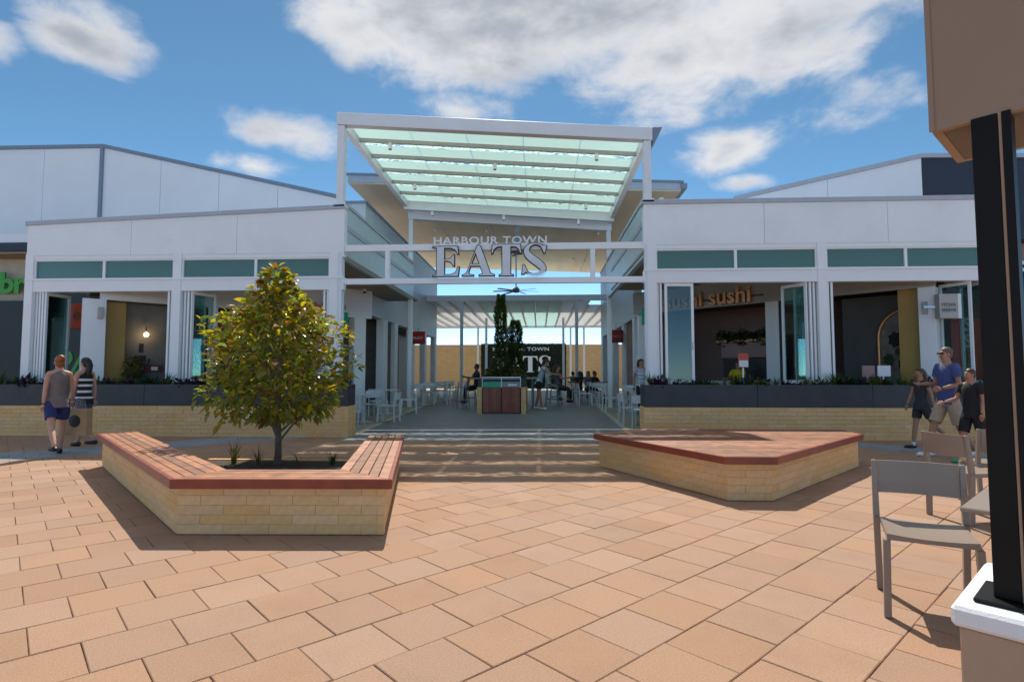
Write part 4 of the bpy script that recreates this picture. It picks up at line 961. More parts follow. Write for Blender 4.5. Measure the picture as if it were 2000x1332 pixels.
while len(allL) < 3900:
    z = CB-.04+(topz-CB+.04)*rnd.random(); re = env(z)
    if re <= 0: continue
    a = rnd.uniform(0, 6.283); q = rnd.random()**.42; lump = 1+.13*math.sin(3*a+4*z)+.09*math.sin(5*a-9*z); r = re*q*lump
    if rnd.random() > min(1, re/.9+.15): continue
    if math.sin(a*4+z*11)+math.sin(a*2.3-z*17) > .95 and q > .5: continue   # gaps
    p = V(-.03*(z-.7)+r*math.cos(a), r*math.sin(a), z+rnd.uniform(-.05, .05)); d = Vector((math.cos(a)*rnd.uniform(.4, 1), math.sin(a)*rnd.uniform(.4, 1), rnd.uniform(-.55, .75) if z > 1.0 else rnd.uniform(-.9, .2))); d += Vector((rnd.gauss(0, .4), rnd.gauss(0, .4), rnd.gauss(0, .3))); d.normalize()
    hi = (z-.7)/(topz-.7); out = q
    t = rnd.random(); py = .14+.45*max(0, hi-.2)*out+.12*(out > .9); pr = .07+.05*hi  # more yellow leaves towards top and rim, standing in for backlight
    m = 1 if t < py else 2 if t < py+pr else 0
    upv = Vector((rnd.gauss(0, .5), rnd.gauss(0, .5), 1)).normalized(); x = d.cross(upv).normalized(); n = x.cross(d)
    Mx = Matrix(((x.x, d.x, n.x, p.x), (x.y, d.y, n.y, p.y), (x.z, d.z, n.z, p.z), (0, 0, 0, 1)))
    allL.append(((p-cam.location).length-.9*out, Mx, m, rnd.randrange(3), rnd.uniform(.75, 1.2)))
allL.sort(key=lambda t: t[0])
lms = [lm_g, lm_y, lm_r]; LM = {}
for m in range(3):
    for k in range(3):
        b = MB(); b.add(*shapes[k]); LM[m, k] = b.mesh('leaf', lms[m])
crowns = [MB(), MB(), MB()]
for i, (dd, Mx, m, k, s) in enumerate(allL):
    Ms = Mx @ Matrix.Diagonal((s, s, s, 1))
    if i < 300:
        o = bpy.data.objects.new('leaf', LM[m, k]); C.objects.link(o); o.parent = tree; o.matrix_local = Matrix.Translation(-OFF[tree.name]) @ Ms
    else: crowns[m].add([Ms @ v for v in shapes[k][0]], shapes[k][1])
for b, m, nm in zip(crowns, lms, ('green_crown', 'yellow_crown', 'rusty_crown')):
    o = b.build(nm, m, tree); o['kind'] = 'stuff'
# blossom
p = V(.34, -.85, AZ(598, 716, ty)); fl = MB()
for k in range(7):
    a = k*.9; d = Vector((math.cos(a), math.sin(a), .9)).normalized(); s = Vector((-math.sin(a), math.cos(a), 0)); fl.add([p, p+d*.04-s*.02, p+d*.075, p+d*.04+s*.02], [(0, 1, 2, 3)])
fl.build('blossom', M('cream_petal', (.75, .62, .42), .6), tree)
# tufts in the bed
for px, lab, m, n, L in ((465, 'pale grass tuft left of the magnolia trunk', lyel, 26, .42), (512, 'thin grass tuft just left of the magnolia trunk', lyel, 10, .34), (655, 'low green herb right of the magnolia trunk', lgreen, 30, .24), (590, 'thin grass blades just right of the magnolia trunk', lyel, 8, .32)):
    y = 8.0; x = AX(px, y); b = strappy(n, L, px, .011); o = b.build('grass_tuft', m); o.location = (x, y, .055); tag(o, lab, 'grass')
# ------------------------------------------------------------------ chairs and tables
def make_chair(mat, slim=1.0, label='', h=.80, sh=.455):
    o = thing('dining_chair', label, 'chair', local=True); w, d = .208, .215; t = .016*slim
    # faces -y locally; rear posts run up to the back band
    seat = MB(); n = 6
    for i in range(n):
        a, c = -w+2*w*i/n, -w+2*w*(i+1)/n; za, zc2 = [sh-.012*(1-(x/w)**2) for x in (a, c)]
        seat.hexa([(a, -d, sh-.035), (c, -d, sh-.035), (c, d, sh-.035), (a, d, sh-.035)], [(a, -d, za), (c, -d, zc2), (c, d, zc2), (a, d, za)])
    bm = seat.build('seat', mat, o)
    for s in (-1, 1):
        MB().hexa([(s*(w+.01)-t, -d-.03, 0), (s*(w+.01)+t, -d-.03, 0), (s*(w+.01)+t, -d+.02, 0), (s*(w+.01)-t, -d+.02, 0)], [(s*w-t, -d, sh-.036), (s*w+t, -d, sh-.036), (s*w+t, -d+.06, sh-.036), (s*w-t, -d+.06, sh-.036)]).build('front_leg', mat, o, .004)
        MB().hexa([(s*(w+.01)-t, d+.02, 0), (s*(w+.01)+t, d+.02, 0), (s*(w+.01)+t, d+.065, 0), (s*(w+.01)-t, d+.065, 0)], [(s*(w+t)-t, d+.001, sh), (s*(w+t)+t, d+.001, sh), (s*(w+t)+t, d+.05, sh), (s*(w+t)-t, d+.05, sh)]).build('rear_leg', mat, o, .004)
        MB().hexa([(s*(w+t)-t, d+.001, sh+.001), (s*(w+t)+t, d+.001, sh+.001), (s*(w+t)+t, d+.05, sh+.001), (s*(w+t)-t, d+.05, sh+.001)], [(s*(w+t)-t*.8, d+.05, h), (s*(w+t)+t*.8, d+.05, h), (s*(w+t)+t*.8, d+.085, h), (s*(w+t)-t*.8, d+.085, h)]).build('back_post', mat, o, .004)
    bk = MB(); n = 8; zb = h-.20
    def bp(x, z): return d+.03+.045*(z-sh)/(h-sh)+.035*(1-(x/w)**2)
    for i in range(n):
        a, c = -w+2*w*i/n, -w+2*w*(i+1)/n
        bk.hexa([(a, bp(a, zb)-.008, zb), (c, bp(c, zb)-.008, zb), (c, bp(c, zb)+.01, zb), (a, bp(a, zb)+.01, zb)], [(a, bp(a, h)-.008, h-.003), (c, bp(c, h)-.008, h-.003), (c, bp(c, h)+.01, h-.003), (a, bp(a, h)+.01, h-.003)])
    bk.build('backrest', mat, o); return o
def place(o, x, y, rz, label, group=None, z=None, first=[None]):
    o.location = (x, y, fz(y)+.008 if z is None else z); o.rotation_euler = (0, 0, rz); o['label'] = label
    if group: o['group'] = group
    return o
tc0 = make_chair(taupe, 1.1)
place(tc0, 2.23, 3.43, math.atan2(.90, .43)-R(90)-R(0)+R(180)+R(180)+0, 'taupe plastic chair standing nearest, beside the white-capped wall', 'taupe chairs by the kiosk', .002)
tc0.rotation_euler.z = R(-26)
place(copy_tree(tc0), 4.05, 5.55, R(100), 'taupe plastic chair seen from its side behind the nearest chair', 'taupe chairs by the kiosk', .002)
place(copy_tree(tc0), 4.70, 6.15, R(165), 'taupe plastic chair turned away, farthest of the taupe chairs', 'taupe chairs by the kiosk', .002)
def make_table(mat, w=.7, h=.73, name='cafe_table', label=''):
    o = thing(name, label, 'table', local=True); MB().box(-w/2, w/2, -w/2, w/2, h-.025, h).build('table_top', mat, o, .006)
    MB().tube([(0, 0, .02), (0, 0, h-.026)], .035, 10).build('pedestal', mat, o); MB().box(-.26, .26, -.035, .035, 0, .03).box(-.035, .035, -.26, .26, 0.001, .031).build('base', mat, o); return o
tt = make_table(taupe, .70, .675, label='taupe square table tucked behind the black post'); kc = gr(1874, 990, .675); tt.location = (kc.x+.495, kc.y, .002); tt.rotation_euler.z = R(45)
t2 = copy_tree(tt); t2.location = (4.75, 5.35, .002); t2['label'] = 'taupe square table between the two farther taupe chairs'
wc0 = make_chair(whitepl, .75); wt0 = make_table(whitepl, .68, .74); used = [0, 0]
def wchair(x, y, rz, label):
    o = wc0 if not used[0] else copy_tree(wc0); used[0] = 1; place(o, x, y, rz, label, 'white chairs along the lane')
def wtable(x, y, label):
    o = wt0 if not used[1] else copy_tree(wt0); used[1] = 1; place(o, x, y, 0, label); o['group'] = 'white tables along the lane'
ordw = ['nearest', 'second', 'third', 'fourth', 'fifth']
for k, y in enumerate((15.0, 17.3, 20.8, 23.2, 25.6)):
    x = -4.75 if k < 2 else -4.3
    w = ordw[k]
    wtable(x, y, 'white square table, %s on the left of the lane' % w)
    wchair(x-.05, y-.62, R(178), 'white chair at the viewer side of the %s left table' % w); wchair(x+.66, y+.1, R(-78) if k % 2 else R(-95), 'white chair at the lane side of the %s left table' % w)
    if k != 1: wchair(x+.05, y+.62, R(5), 'white chair at the far side of the %s left table' % w)
for k, y in enumerate((14.9, 18.3, 20.9, 23.5, 26.2)):
    x = 3.0 if k < 1 else 2.3 if k > 1 else 2.95
    w = ordw[k]
    wtable(x, y, 'white square table, %s on the right of the lane' % w)
    wchair(x-.66, y-.15, R(98), 'white chair at the lane side of the %s right table' % w); wchair(x-.45 if k == 0 else x, y-.64 if k else y-.75, R(160) if k == 0 else R(182), 'white chair at the viewer side of the %s right table' % w)
    if k: wchair(x+.05, y+.62, R(0), 'white chair at the far side of the %s right table' % w)
# bar table with stools by the centre planter
bt = thing('bar_table', 'dark high table running back from the bin station', 'table', (-1.15, 20.6, .2), local=True)
MB().box(-1.15, 1.15, -1.6, 1.6, .98, 1.03).build('table_top', greypl, bt, .006)
for sx in (-.9, .9):
    for sy in (-1.4, 1.4): MB().box(sx-.03, sx+.03, sy-.03, sy+.03, 0, .979).build('leg', greypl, bt)
def make_stool(mat):
    o = thing('bar_stool', '', 'stool', local=True); MB().box(-.19, .19, -.19, .19, .72, .75).build('seat', mat, o, .006); MB().hexa([(-.19, .17, .75), (.19, .17, .75), (.19, .195, .75), (-.19, .195, .75)], [(-.17, .22, 1.02), (.17, .22, 1.02), (.17, .24, 1.02), (-.17, .24, 1.02)]).build('backrest', mat, o)
    for sx in (-1, 1):
        for sy in (-1, 1): MB().tube([(sx*.23, sy*.23, 0), (sx*.165, sy*.165, .72)], .015, 6).build('leg', mat, o)
    MB().tube([(-.2, -.2, .28), (.2, -.2, .28), (.2, .2, .28), (-.2, .2, .28), (-.2, -.2, .28)], .01, 6).build('foot_ring', mat, o); return o
st = make_stool(greypl)
for k, (px, y, rz, lab) in enumerate(((903, 18.9, R(-95), 'grey bar stool left of the bin station'), (918, 20.2, R(-90), 'grey bar stool behind the left stool by the bin station'), (1078, 19.8, R(95), 'grey bar stool right of the centre planter'), (1085, 21.6, R(90), 'farther grey bar stool right of the centre planter'))):
    o = st if k == 0 else copy_tree(st); place(o, AX(px, y), y, rz, lab, 'grey bar stools')
# ------------------------------------------------------------------ bin station with planter and two topiaries
yb = 17.4; zb = fz(yb)+.006; s = (AX(1015, yb)-AX(943, yb)); x0 = AX(943, yb); x1 = AX(1016, yb); hb = AZ(980, 738, yb)
bs = thing('bin_station', 'twin bin station with red timber doors and green flap', 'bin', ((x0+x1)/2, yb, zb)); xm = (x0+x1)/2
for a, c in ((x0, xm-.012), (xm+.012, x1)):
    n = 7; d = MB().box(a+.01, c-.01, yb+.01, yb+.04, zb+.03, zb+.80).build('door', binwood, bs)
    for k in range(n): u = a+.01+(c-a-.02)*k/n; MB().box(u+.002, u+(c-a-.02)/n-.003, yb-.012, yb+.009, zb+.04, zb+.79).build('slat', binwood, d)
    MB().box(a, c, yb+.02, yb+.5, hb-.05, hb).build('hood', greypl, bs)
MB().box(x0-.001, x1+.001, yb+.045, yb+.52, zb, hb-.051).build('carcass', black, bs)
for a in (x0-.02, xm-.011, x1-.002): MB().box(a, a+.022, yb-.0, yb+.044, zb+.8, hb).build('frame_post', steel, bs)
MB().box(x0+.001, xm-.012, yb-.005, yb+.03, zb+.81, zb+.98).build('green_flap', greenbin, bs, .004); MB().box(xm+.012, x1-.003, yb-.004, yb+.03, zb+.81, zb+.98).build('grey_flap', greypl, bs, .004)
MB().box(xm+.2, x1-.1, yb-.007, yb-.0041, zb+.86, zb+.91).build('label_print', stripey, bs)
MB().box(x0-.022, x1+.022, yb-.01, yb+.04, hb+.001, hb+.03).build('top_rail', steel, bs)
cp = thing('centre_planter', 'sand brick and charcoal centre planter behind the bins', 'planter', (xm, 18.4, zb))
for a, c in ((x0-.17, x0-.024), (x1+.024, x1+.17)):
    core = MB().box(a+.01, c-.01, yb+.06, yb+2.0, zb-.1, zb+.8).build('side_wall', mortar, cp); r = 0; z = zb
    bb = MB()
    while z < zb+.77: bb.box(a, c, yb+.045, yb+.07, z, z+.078); bb.box(a-.012 if a < xm else c-.01, a+.01 if a < xm else c+.012, yb+.08, yb+1.98, z, z+.078); z += .0815
    o = bb.build('brick_courses', sandbrick, core); o['kind'] = 'stuff'
    MB().box(a+.012, c-.012, yb+.07, yb+1.98, zb+.801, hb-.02).build('charcoal_panel', charcoal, cp)
MB().box(x0-.022, x1+.022, yb+.53, yb+1.9, zb, hb-.1).build('soil', soil, cp)
def topiary(label, px, pt, Y, rad, seed, bot=736):
    x = AX(px, Y); zt = AZ(px, pt, Y); z0 = hb-.1; o = thing('conifer', label, 'tree', (x, Y, z0)); rnd = random.Random(seed); MB().tube([(x, Y, z0-.05), (x, Y, zt-.15)], [.04, .012], 7).build('trunk', bark, o); b = MB(); b2 = MB(); H = zt-z0
    for k in range(4200):
        t = rnd.random(); r = rad*(1.0 if t > .25 else 1.25)*(.93+.12*math.sin(t*23+seed))*(1-max(0, t-.8)/.2*.45); a = rnd.uniform(0, 6.283); q = rnd.random()**.35; lump = 1+.16*math.sin(3*a+t*14); p = Vector((x+r*q*lump*math.cos(a), Y+r*q*lump*math.sin(a), z0+.05+t*(H-.08)))
        d = Vector((math.cos(a)*.8, math.sin(a)*.8, rnd.uniform(-.1, 1.1))).normalized(); sd2 = Vector((rnd.gauss(0, 1), rnd.gauss(0, 1), rnd.gauss(0, 1))).cross(d).normalized(); s = rnd.uniform(.05, .085)
        (b if rnd.random() < .7 else b2).add([p-d*s*.4, p+sd2*s*.28+d*s*.3, p+d*s, p-sd2*s*.28+d*s*.3], [(0, 1, 2, 3)])
    for bb, m, nm in ((b, lgreen, 'dark_foliage'), (b2, lyel, 'light_foliage')):
        q = bb.build(nm, m, o); q['kind'] = 'stuff'
topiary('tall narrow dark conifer behind the bin station', 978, 574, 18.1, .19, 3); topiary('shorter dark conifer right of the tall one behind the bins', 1006, 625, 18.7, .26, 8)
for k, (px, y, r) in enumerate(((955, 18.0, .16), (1008, 17.95, .18), (990, 18.2, .2), (968, 18.6, .2))):
    leafy('planter_shrub', ['olive shrub at the left end of the centre planter', 'olive shrub at the right end of the centre planter', 'olive shrub under the shorter conifer', 'olive shrub under the tall conifer'][k], (AX(px, y), y, hb+.08), (r, r, .26), 190, lyel, .07, 60+k)
# ------------------------------------------------------------------ kiosk corner in the foreground
ka = gr(1855, 1180, .55); u1 = Vector((1, -1, 0)).normalized(); v1 = Vector((1, 1, 0)).normalized()
KT = frameT(Vector((ka.x, ka.y, 0)), u1, v1)
kw = thing('low_wall', 'tan rendered low wall with white cap in the right foreground', 'wall', (ka.x, ka.y, 0))
MB().box(.02, 2.2, .02, .66, 0, .478, KT).build('wall_body', tanrender, kw, .006); MB().box(0, 2.2, 0, .68, .48, .55, KT).build('cap', stonecap, kw, .012)
kp = thing('steel_post', 'black steel post on a base plate in the right foreground', 'post', tuple(KT @ Vector((.22, .30, .55))))
pc = KT.inverted() @ gr(1941, 1166, .566); PX, PY = pc.x, pc.y
MB().box(PX-.05, PX+.26, PY-.055, PY+.20, .551, .566, KT).build('base_plate', blacksat, kp, .004)
pw = gr(1941, 1166, .566); zk = AZ(1897, 238, pw.y)
MB().box(PX, PX+.076, PY, PY+.10, .567, zk+.008, KT).build('shaft', blacksat, kp, .003); MB().box(PX+.086, PX+.112, PY, PY+.10, .567, zk+.008, KT).build('side_plate', blacksat, kp)
MB().box(PX+.0765, PX+.0855, PY+.006, PY+.06, .567, zk+.008, KT).build('web', tanrender, kp)  # tan strip paints the thin brown highlight beside the shaft
kb = thing('kiosk_fascia', 'taupe clad kiosk fascia box in the upper right foreground', 'fascia', (0, 0, 0))
r_ = ray(1819, 259); t_ = (zk-CH)/r_.z; c0 = Vector((r_.x*t_, r_.y*t_, zk)); FT = frameT(Vector((c0.x, c0.y, 0)), u1, v1)
kb.location = (c0.x, c0.y, zk); OFF[kb.name] = Vector(kb.location)
MB().box(0, 2.6, 0, .03, zk, zk+2.2, FT).build('front_panel', brownclad, kb, .002); MB().box(0, .03, .031, .45, zk, zk+2.2, FT).build('side_panel', brownclad, kb)
MB().box(-.006, .012, -.004, .0, zk, zk+2.2, FT).build('corner_trim', brownclad, kb)
MB().box(.031, 2.6, .031, .45, zk+.002, zk+.05, FT).build('soffit', M('dark_taupe_soffit', (.13, .095, .07), .6, .06), kb); MB().box(0, 2.6, .451, .48, zk+.001, zk+2.2, FT).build('rear_panel', brownclad, kb)  # soffit colour darkened: the shade under the box is put into it
# ------------------------------------------------------------------ people
PEND = []; lip = M('lip', (.30, .12, .09), .6)
def skinobj(name, nodes_, edges, mat, parent, root=0, sub=2):
    me = bpy.data.meshes.new(name); me.from_pydata([n[0] for n in nodes_], edges, []); o = bpy.data.objects.new(name, me); C.objects.link(o)
    md = o.modifiers.new('skin', 'SKIN'); md.use_smooth_shade = True
    if not me.skin_vertices: me.attributes  # layer is made by the modifier below
    PEND.append((o, nodes_, root, sub, mat, parent)); return o
def person(label, x, y, face, ht=1.7, z=None, pose=None, sk=None, hair=None, hstyle='short', top=None, sleeve=.45, bottom=None, shorts=.5, shoes=None, lean=0, sit=False, glasses=False, group=None, stripes=None, fem=False):
    p = dict(lt=(12, 10), rt=(-14, 12), la=(-10, 15), ra=(12, 15), lo=8, ro=8, head=0); p.update(pose or {})
    o = thing('person', label, 'person', (x, y, fz(y)+.006 if z is None else z), face, group, local=True)
    k = ht/1.75
    def dr(a, s=0): a = R(a); return Vector((s, -math.sin(a), -math.cos(a))).normalized()
    hipz = .92 if not sit else .50
    HC = Vector((0, 0, hipz+.02)); ln = R(lean); up = Vector((0, -math.sin(ln), math.cos(ln)))
    def T(h, fx=0, fy=0): return HC+up*h+Vector((fx, fy, 0))
    J = {}
    for s, nm in ((-1, 'l'), (1, 'r')):
        a, b = p[nm+'t']; h = Vector((s*.092, 0, hipz-.03)); kn = h+dr(a, s*.03)*.43; an = kn+dr(a-b, 0)*.42; J[nm+'h'], J[nm+'k'], J[nm+'a'] = h, kn, an
        J[nm+'toe'] = an+Vector((s*.02, -.17, -.045)); J[nm+'heel'] = an+Vector((0, .045, -.05))
        a, b = p[nm+'a']; sh = T(.50, s*(.148 if fem else .175)); el = sh+dr(a, s*math.sin(R(p[nm+'o'])))*.285; wr = el+dr(a+b, s*.06 if b < 60 else -s*.12)*.25; J[nm+'s'], J[nm+'e'], J[nm+'w'] = sh, el, wr
    low = min(J['la'].z, J['ra'].z)-.08
    if not sit:
        for q in J: J[q] = J[q]-Vector((0, 0, low))
        HC = HC-Vector((0, 0, low))
    hd = T(.685)+Vector((0, -.02, 0)); ht_ = T(.80)+Vector((0, -.015, 0))
    sc = lambda v: v*k
    N = []; E = []
    fs = .84 if fem else 1
    def nd(v, r, r2=None): N.append((sc(v), r*k, (r2 or r)*k)); return len(N)-1
    pe = nd(HC, .118, .118); wa = nd(T(.17), .10*fs, .10*fs); ch = nd(T(.36), .112*fs, .112*fs); uc = nd(T(.48), .085*fs, .085*fs); ne = nd(T(.555), .05); hb2 = nd(T(.615)+Vector((0, -.012, 0)), .058, .066); hm = nd(hd, .076, .094); hp = nd(ht_-up*.02, .060, .074)
    E += [(pe, wa), (wa, ch), (ch, uc), (uc, ne), (ne, hb2), (hb2, hm), (hm, hp)]
    for nm in 'lr':
        h = nd(J[nm+'h'], .085); t = nd((J[nm+'h']*.5+J[nm+'k']*.5), .074); kn = nd(J[nm+'k'], .052); cf = nd(J[nm+'k']*.62+J[nm+'a']*.38, .054); an = nd(J[nm+'a'], .034); to = nd(J[nm+'toe'], .034, .026); E += [(pe, h), (h, t), (t, kn), (kn, cf), (cf, an), (an, to)]
        s = nd(J[nm+'s'], .056); um = nd((J[nm+'s']+J[nm+'e'])/2, .046); e = nd(J[nm+'e'], .037); fm = nd(J[nm+'e']*.65+J[nm+'w']*.35, .037); w = nd(J[nm+'w'], .025); E += [(uc, s), (s, um), (um, e), (e, fm), (fm, w)]
    skinobj('body', N, E, sk, o, pe)
    def hand(nm):
        b = MB(); w = J[nm+'w']; d = (J[nm+'w']-J[nm+'e']).normalized(); side = d.cross(Vector((0, 1, .2))).normalized(); pn = side.cross(d)
        b.ball(sc(w+d*.045), (.034*k, .034*k, .034*k), 8, 6)
        for i, (off, l) in enumerate(((-.028, .065), (-.01, .078), (.009, .073), (.026, .058))):
            q = w+d*.065+side*off; b.tube([sc(q), sc(q+d*l*.5+pn*.006), sc(q+d*l+pn*.022)], [.0095*k, .0085*k, .006*k], 5)
        q = w+d*.03-side*.028; b.tube([sc(q), sc(q+d*.025-side*.025+pn*.01), sc(q+d*.058-side*.026+pn*.018)], [.011*k, .010*k, .007*k], 5); b.build('hand', sk, o)
    hand('l'); hand('r')
    # head details
    fd = MB(); fd.ball(sc(hd+Vector((0, -.086, -.015))), (.013*k, .02*k, .022*k), 6, 5); fd.build('nose', sk, o)
    for s in (-1, 1):
        MB().ball(sc(hd+Vector((s*.03, -.074, .018))), (.011*k, .008*k, .007*k), 6, 4).build('eye', black, o); MB().ball(sc(hd+Vector((s*.068, .005, 0))), (.012*k, .02*k, .03*k), 6, 5).build('ear', sk, o)
    MB().ball(sc(hd+Vector((0, -.074, -.05))), (.022*k, .008*k, .006*k), 6, 4).build('mouth', lip, o)
    hh = MB(); c = hd+up*.045
    hh.ball(sc(c+Vector((0, .026, .012))), (.080*k, .088*k, .074*k), 12, 8); hh.ball(sc(hd+Vector((0, .045, .0))), (.074*k, .058*k, .085*k), 10, 7)
    if hstyle == 'bun': hh.ball(sc(hd+Vector((0, .085, .075))), (.068*k,)*3, 10, 7); hh.ball(sc(hd+Vector((0, .06, -.02))), (.07*k, .05*k, .07*k), 8, 6)
    if hstyle in ('long', 'tail'): hh.tube([sc(hd+Vector((0, .07, .06))), sc(hd+Vector((0, .12, -.04))), sc(hd+Vector((.01, .12, -.18))), sc(hd+Vector((.01, .10, -.30)))], [.06*k, .06*k, .045*k, .015*k] if hstyle == 'tail' else [.09*k, .09*k, .09*k, .04*k], 8)
    hh.build('hair', hair, o)
    if glasses: MB().box(-.07*k, .07*k, -.0, .012, -.0, .03*k, Matrix.Translation(sc(hd+Vector((0, -.076, .006))))).build('sunglasses', black, o)
    # clothing: lofted shells with clean hems
    def loft(b, rings, n=18):
        vs = []
        for c_, rx, ry in rings:
            for i in range(n): t = 2*math.pi*i/n; vs.append(sc(c_+Vector((rx*math.cos(t), ry*math.sin(t), 0))))
        return b.add(vs, [(i*n+j, i*n+(j+1) % n, (i+1)*n+(j+1) % n, (i+1)*n+j) for i in range(len(rings)-1) for j in range(n)], True)
    PR = [(-.10, .168, .138), (0, .162, .130), (.10, .143, .112), (.18, .138, .108), (.28, .152, .118), (.38, .168, .122), (.45, .170, .112), (.495, .140, .092), (.53, .085, .070), (.55, .060, .058)]
    if fem: PR = [(h_, rx*(1.0 if h_ < .05 else .86 if h_ < .25 else .90), ry*(1.0 if h_ < .05 else .92)) for h_, rx, ry in PR]
    b = loft(MB(), [(T(h), rx, ry) for h, rx, ry in PR])
    for nm in 'lr':
        if sleeve > .1: b.tube([sc(T(.44)), sc(T(.455).lerp(J[nm+'s'], .55)), sc(J[nm+'s']-Vector((0, 0, .008)))]+[sc(J[nm+'s'].lerp(J[nm+'e'], q)) for q in (sleeve*.35, sleeve*.7, sleeve)], [.06*k, .068*k, .070*k, .068*k, .066*k, .065*k], 12, False)
    b.build('top', top, o)
    if stripes:
        for h0 in (.02, .14, .26, .37):
            for (h1, a1, b1), (h2, a2, b2) in zip(PR, PR[1:]):
                if h1 <= h0 < h2:
                    t = (h0-h1)/(h2-h1); ra, rb = a1+(a2-a1)*t+.005, b1+(b2-b1)*t+.005
                    loft(MB(), [(T(h0-.022), ra, rb), (T(h0+.022), ra, rb)]).build('stripe', stripes, o)
    b = loft(MB(), [(T(.05), .120, .095), (T(-.03), .150, .118), (HC-Vector((0, 0, .07)), .160, .128), (HC-Vector((0, 0, .12)), .150, .115)])
    for nm in 'lr':
        hp_, kn_, an_ = J[nm+'h'], J[nm+'k'], J[nm+'a']; f = min(shorts, 1); pts = [hp_+Vector((0, 0, .05)), hp_.lerp(kn_, f*.35), hp_.lerp(kn_, f*.7), hp_.lerp(kn_, f)]; rr = [.085, .098, .094, .090 if shorts < 1 else .074]
        if shorts > 1: pts += [kn_.lerp(an_, (shorts-1)*.5), kn_.lerp(an_, shorts-1)]; rr += [.066, .060]
        b.tube([sc(q) for q in pts], [q*k for q in rr], 12, False)
    b.build('shorts' if shorts <= 1 else 'trousers', bottom, o)
    for nm in 'lr':
        b = MB(); an, to = J[nm+'a'], J[nm+'toe']; d = (to-an); d.z = 0; d.normalize(); base = min(an.z-.078, to.z-.035)
        q = Vector((an.x, an.y, base)); b.tube([sc(q-d*.065+Vector((0, 0, .035))), sc(q-d*.04+Vector((0, 0, .045))), sc(q+d*.06+Vector((0, 0, .042))), sc(q+d*.14+Vector((0, 0, .032))), sc(q+d*.20+Vector((0, 0, .028)))], [.02*k, .043*k, .045*k, .043*k, .018*k], 10)
        for v in b.v: v.z = max(v.z, sc(q).z)
        b.build('shoe', shoes or black, o)
        if p.get('sock'): MB().tube([sc(an+Vector((0, 0, -.03))), sc(an+Vector((0, 0, .06)))], .042*k, 10).build('sock', CL['whitec'], o)
    return o
# left pair walking left, away from the camera: local facing is -y, so turn
g0 = gr(108, 889); person('woman with auburn bun in grey-brown top and navy shorts walking left', g0.x, g0.y, R(-128), 1.66, 0, dict(lt=(20, 6), rt=(-24, 20), la=(16, 10), ra=(-8, 12), lo=16), skin, hred, 'bun', CL['brown'], .05, CL['navyb'], .62, black, fem=True)
g0 = gr(160, 873); person('dark-haired woman in striped strapless top and denim skirt walking left', g0.x, g0.y, R(-100), 1.66, 0, dict(lt=(20, 8), rt=(-22, 14), la=(-6, 10), ra=(6, 14)), skin, hblk, 'tail', CL['blackc'], .0, CL['denim'], .68, black, stripes=CL['whitec'], fem=True)
bag = at(153, 850, 9.5); bg = thing('paper_bag', 'brown paper shopping bag with round black print held by the women', 'bag', (bag.x, bag.y, bag.z)); B0 = Vector(bg.location)
MB().box(B0.x-.19, B0.x+.19, B0.y-.07, B0.y+.07, B0.z, B0.z+.46).build('bag_body', M('kraft_paper', (.42, .27, .14), .85, .08, 9), bg, .004)
b = MB(); b.tube([(B0.x-.02, B0.y-.071, B0.z+.25), (B0.x-.02, B0.y-.074, B0.z+.25)], .105, 20); b.build('round_print', black, bg)
for dy in (-.05, .05): MB().tube([(B0.x+q, B0.y+dy, B0.z+w) for q, w in ((-.08, .46), (-.05, .6), (.05, .6), (.08, .46))], .008, 5).build('handle', bark, bg)
# right group walking left
g0 = gr(1803, 876); person('girl in charcoal sports top and white socks walking left', g0.x, g0.y, R(-85), 1.44, 0, dict(lt=(10, 2), rt=(-26, 22), la=(14, 8), ra=(-18, 10), sock=1), skin2, hbrn, 'tail', CL['charcoal'], .4, CL['charcoal'], .6, black, fem=True)
g0 = gr(1857, 893); person('man in blue t-shirt, khaki shorts and sunglasses walking left', g0.x, g0.y, R(-88), 1.80, 0, dict(lt=(24, 14), rt=(-12, 20), la=(8, 82), ra=(-4, 80)), skin2, hgry, 'short', CL['blue'], .6, CL['khaki'], .85, stripey, glasses=True)
g0 = gr(1903, 905); person('child in black t-shirt with green print half hidden by the post', g0.x, g0.y, R(-80), 1.42, 0, dict(lt=(14, 6), rt=(-16, 14), la=(20, 55), ra=(-6, 20)), skin2, hbrn, 'short', CL['blackc'], .6, CL['blackc'], .8, greenbin)
# people in the lane
def lp(px, y): return AX(px, y), y
x, y = lp(1052, 18.9); person('woman in pale top and black shorts leaning over the bar table', x, y, R(75), 1.68, None, dict(lt=(10, 4), rt=(-6, 8), la=(50, 30), ra=(45, 35)), skin2, hbrn, 'tail', CL['palegrey'], .4, CL['blackc'], .5, stripey, lean=22, fem=True)
x, y = lp(1088, 20.9); person('diner in grey top sitting right of the centre planter', x, y, R(80), 1.7, fz(y)+.2, dict(lt=(85, 85), rt=(80, 85), la=(40, 60), ra=(40, 60)), skin2, hbrn, 'long', CL['greyc'], .5, CL['charcoal'], 1.8, sit=True)
x, y = lp(1070, 22.6); person('diner in white top sitting behind the leaning woman', x, y, R(85), 1.7, fz(y)+.2, dict(lt=(85, 85), rt=(80, 85), la=(40, 60), ra=(40, 60)), skin3, hblk, 'short', CL['whitec'], .5, CL['charcoal'], 1.8, sit=True)
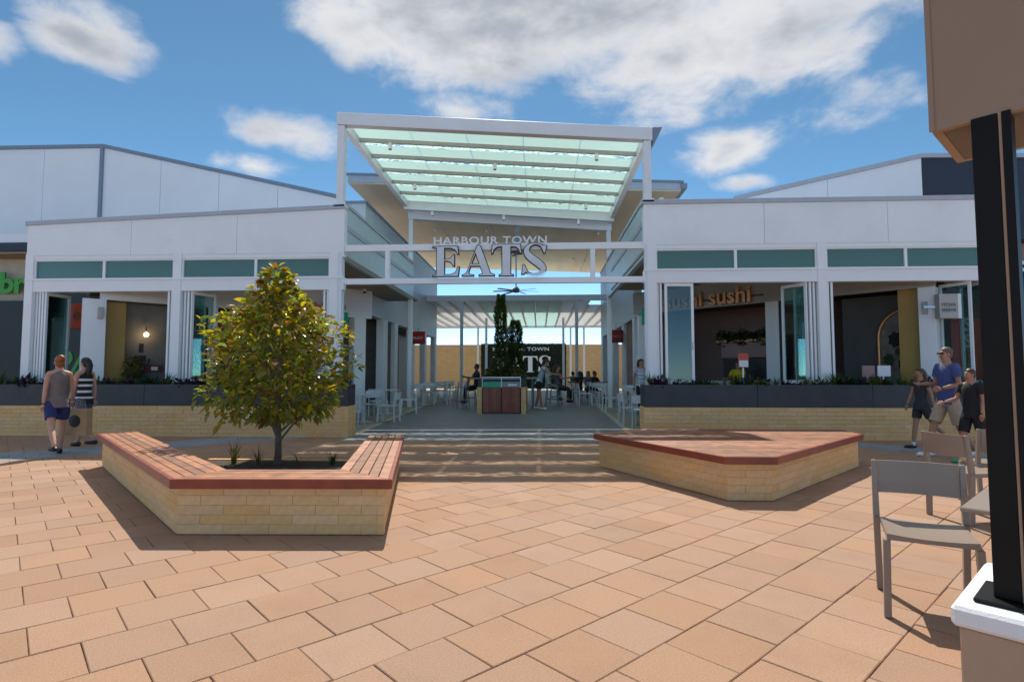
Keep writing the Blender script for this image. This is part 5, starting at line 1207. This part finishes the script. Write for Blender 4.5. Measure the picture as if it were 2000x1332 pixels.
x, y = lp(932, 20.0); person('diner in dark grey sitting left of the bin station', x, y, R(-88), 1.7, fz(y)+.22, dict(lt=(85, 85), rt=(80, 85), la=(40, 60), ra=(40, 60)), skin3, hblk, 'short', CL['charcoal'], .6, CL['blackc'], 1.8, sit=True)
for k, (px, y, h, tp, lb) in enumerate(((1131, 24.3, hblk, 'blackc', 'long-haired diner in black at a right lane table'), (1148, 25.4, hblk, 'greyc', 'dark-haired diner in grey at a right lane table'), (1160, 23.0, hbrn, 'blackc', 'diner in black nearest the right column'), (1118, 27.2, hbrn, 'olive', 'diner in olive at the farthest right lane table'))):
    x, y = lp(px, y); person(lb, x, y, R(-60+60*k), 1.68, fz(y), dict(lt=(85, 85), rt=(80, 85), la=(40, 60), ra=(40, 60)), skin2 if k % 2 else skin3, h, 'long' if k < 2 else 'short', CL[tp], .5, CL['charcoal'], 1.8, sit=True)
x, y = lp(1251, 16.2); person('person in lilac striped top standing by the right lane shops', x, y, R(20), 1.66, None, None, skin2, hbrn, 'long', CL['lilac'], .4, CL['blackc'], 1.9, stripes=CL['whitec'])
p = TR @ Vector((ur(1432), .25, 0)); person('worker in yellow top behind the counter of the pink shop', p.x, p.y, R(-45), 1.60, fz(p.y)+.0, dict(la=(40, 40), ra=(40, 40)), skin2, hblk, 'short', CL['yellow'], .7, CL['blackc'], 1.9)
# evaluate the skins in one pass
for o, nodes_, root, sub, mat, parent in PEND:
    me = o.data
    bm = bmesh.new(); bm.from_mesh(me); ly = bm.verts.layers.skin.verify(); bm.verts.ensure_lookup_table()
    for i, v in enumerate(bm.verts): v[ly].radius = (nodes_[i][1], nodes_[i][2]); v[ly].use_root = (i == root)
    bm.to_mesh(me); bm.free()
    o.modifiers.new('sub', 'SUBSURF').levels = sub; o.modifiers['sub'].render_levels = sub
bpy.context.view_layer.update(); dg = bpy.context.evaluated_depsgraph_get()
for o, nodes_, root, sub, mat, parent in PEND:
    me = bpy.data.meshes.new_from_object(o.evaluated_get(dg)); me.materials.clear(); me.materials.append(mat)
    for q in me.polygons: q.use_smooth = True
    nm = o.name.split('.')[0]; bpy.data.objects.remove(o); n = bpy.data.objects.new(nm, me); C.objects.link(n); n.parent = parent
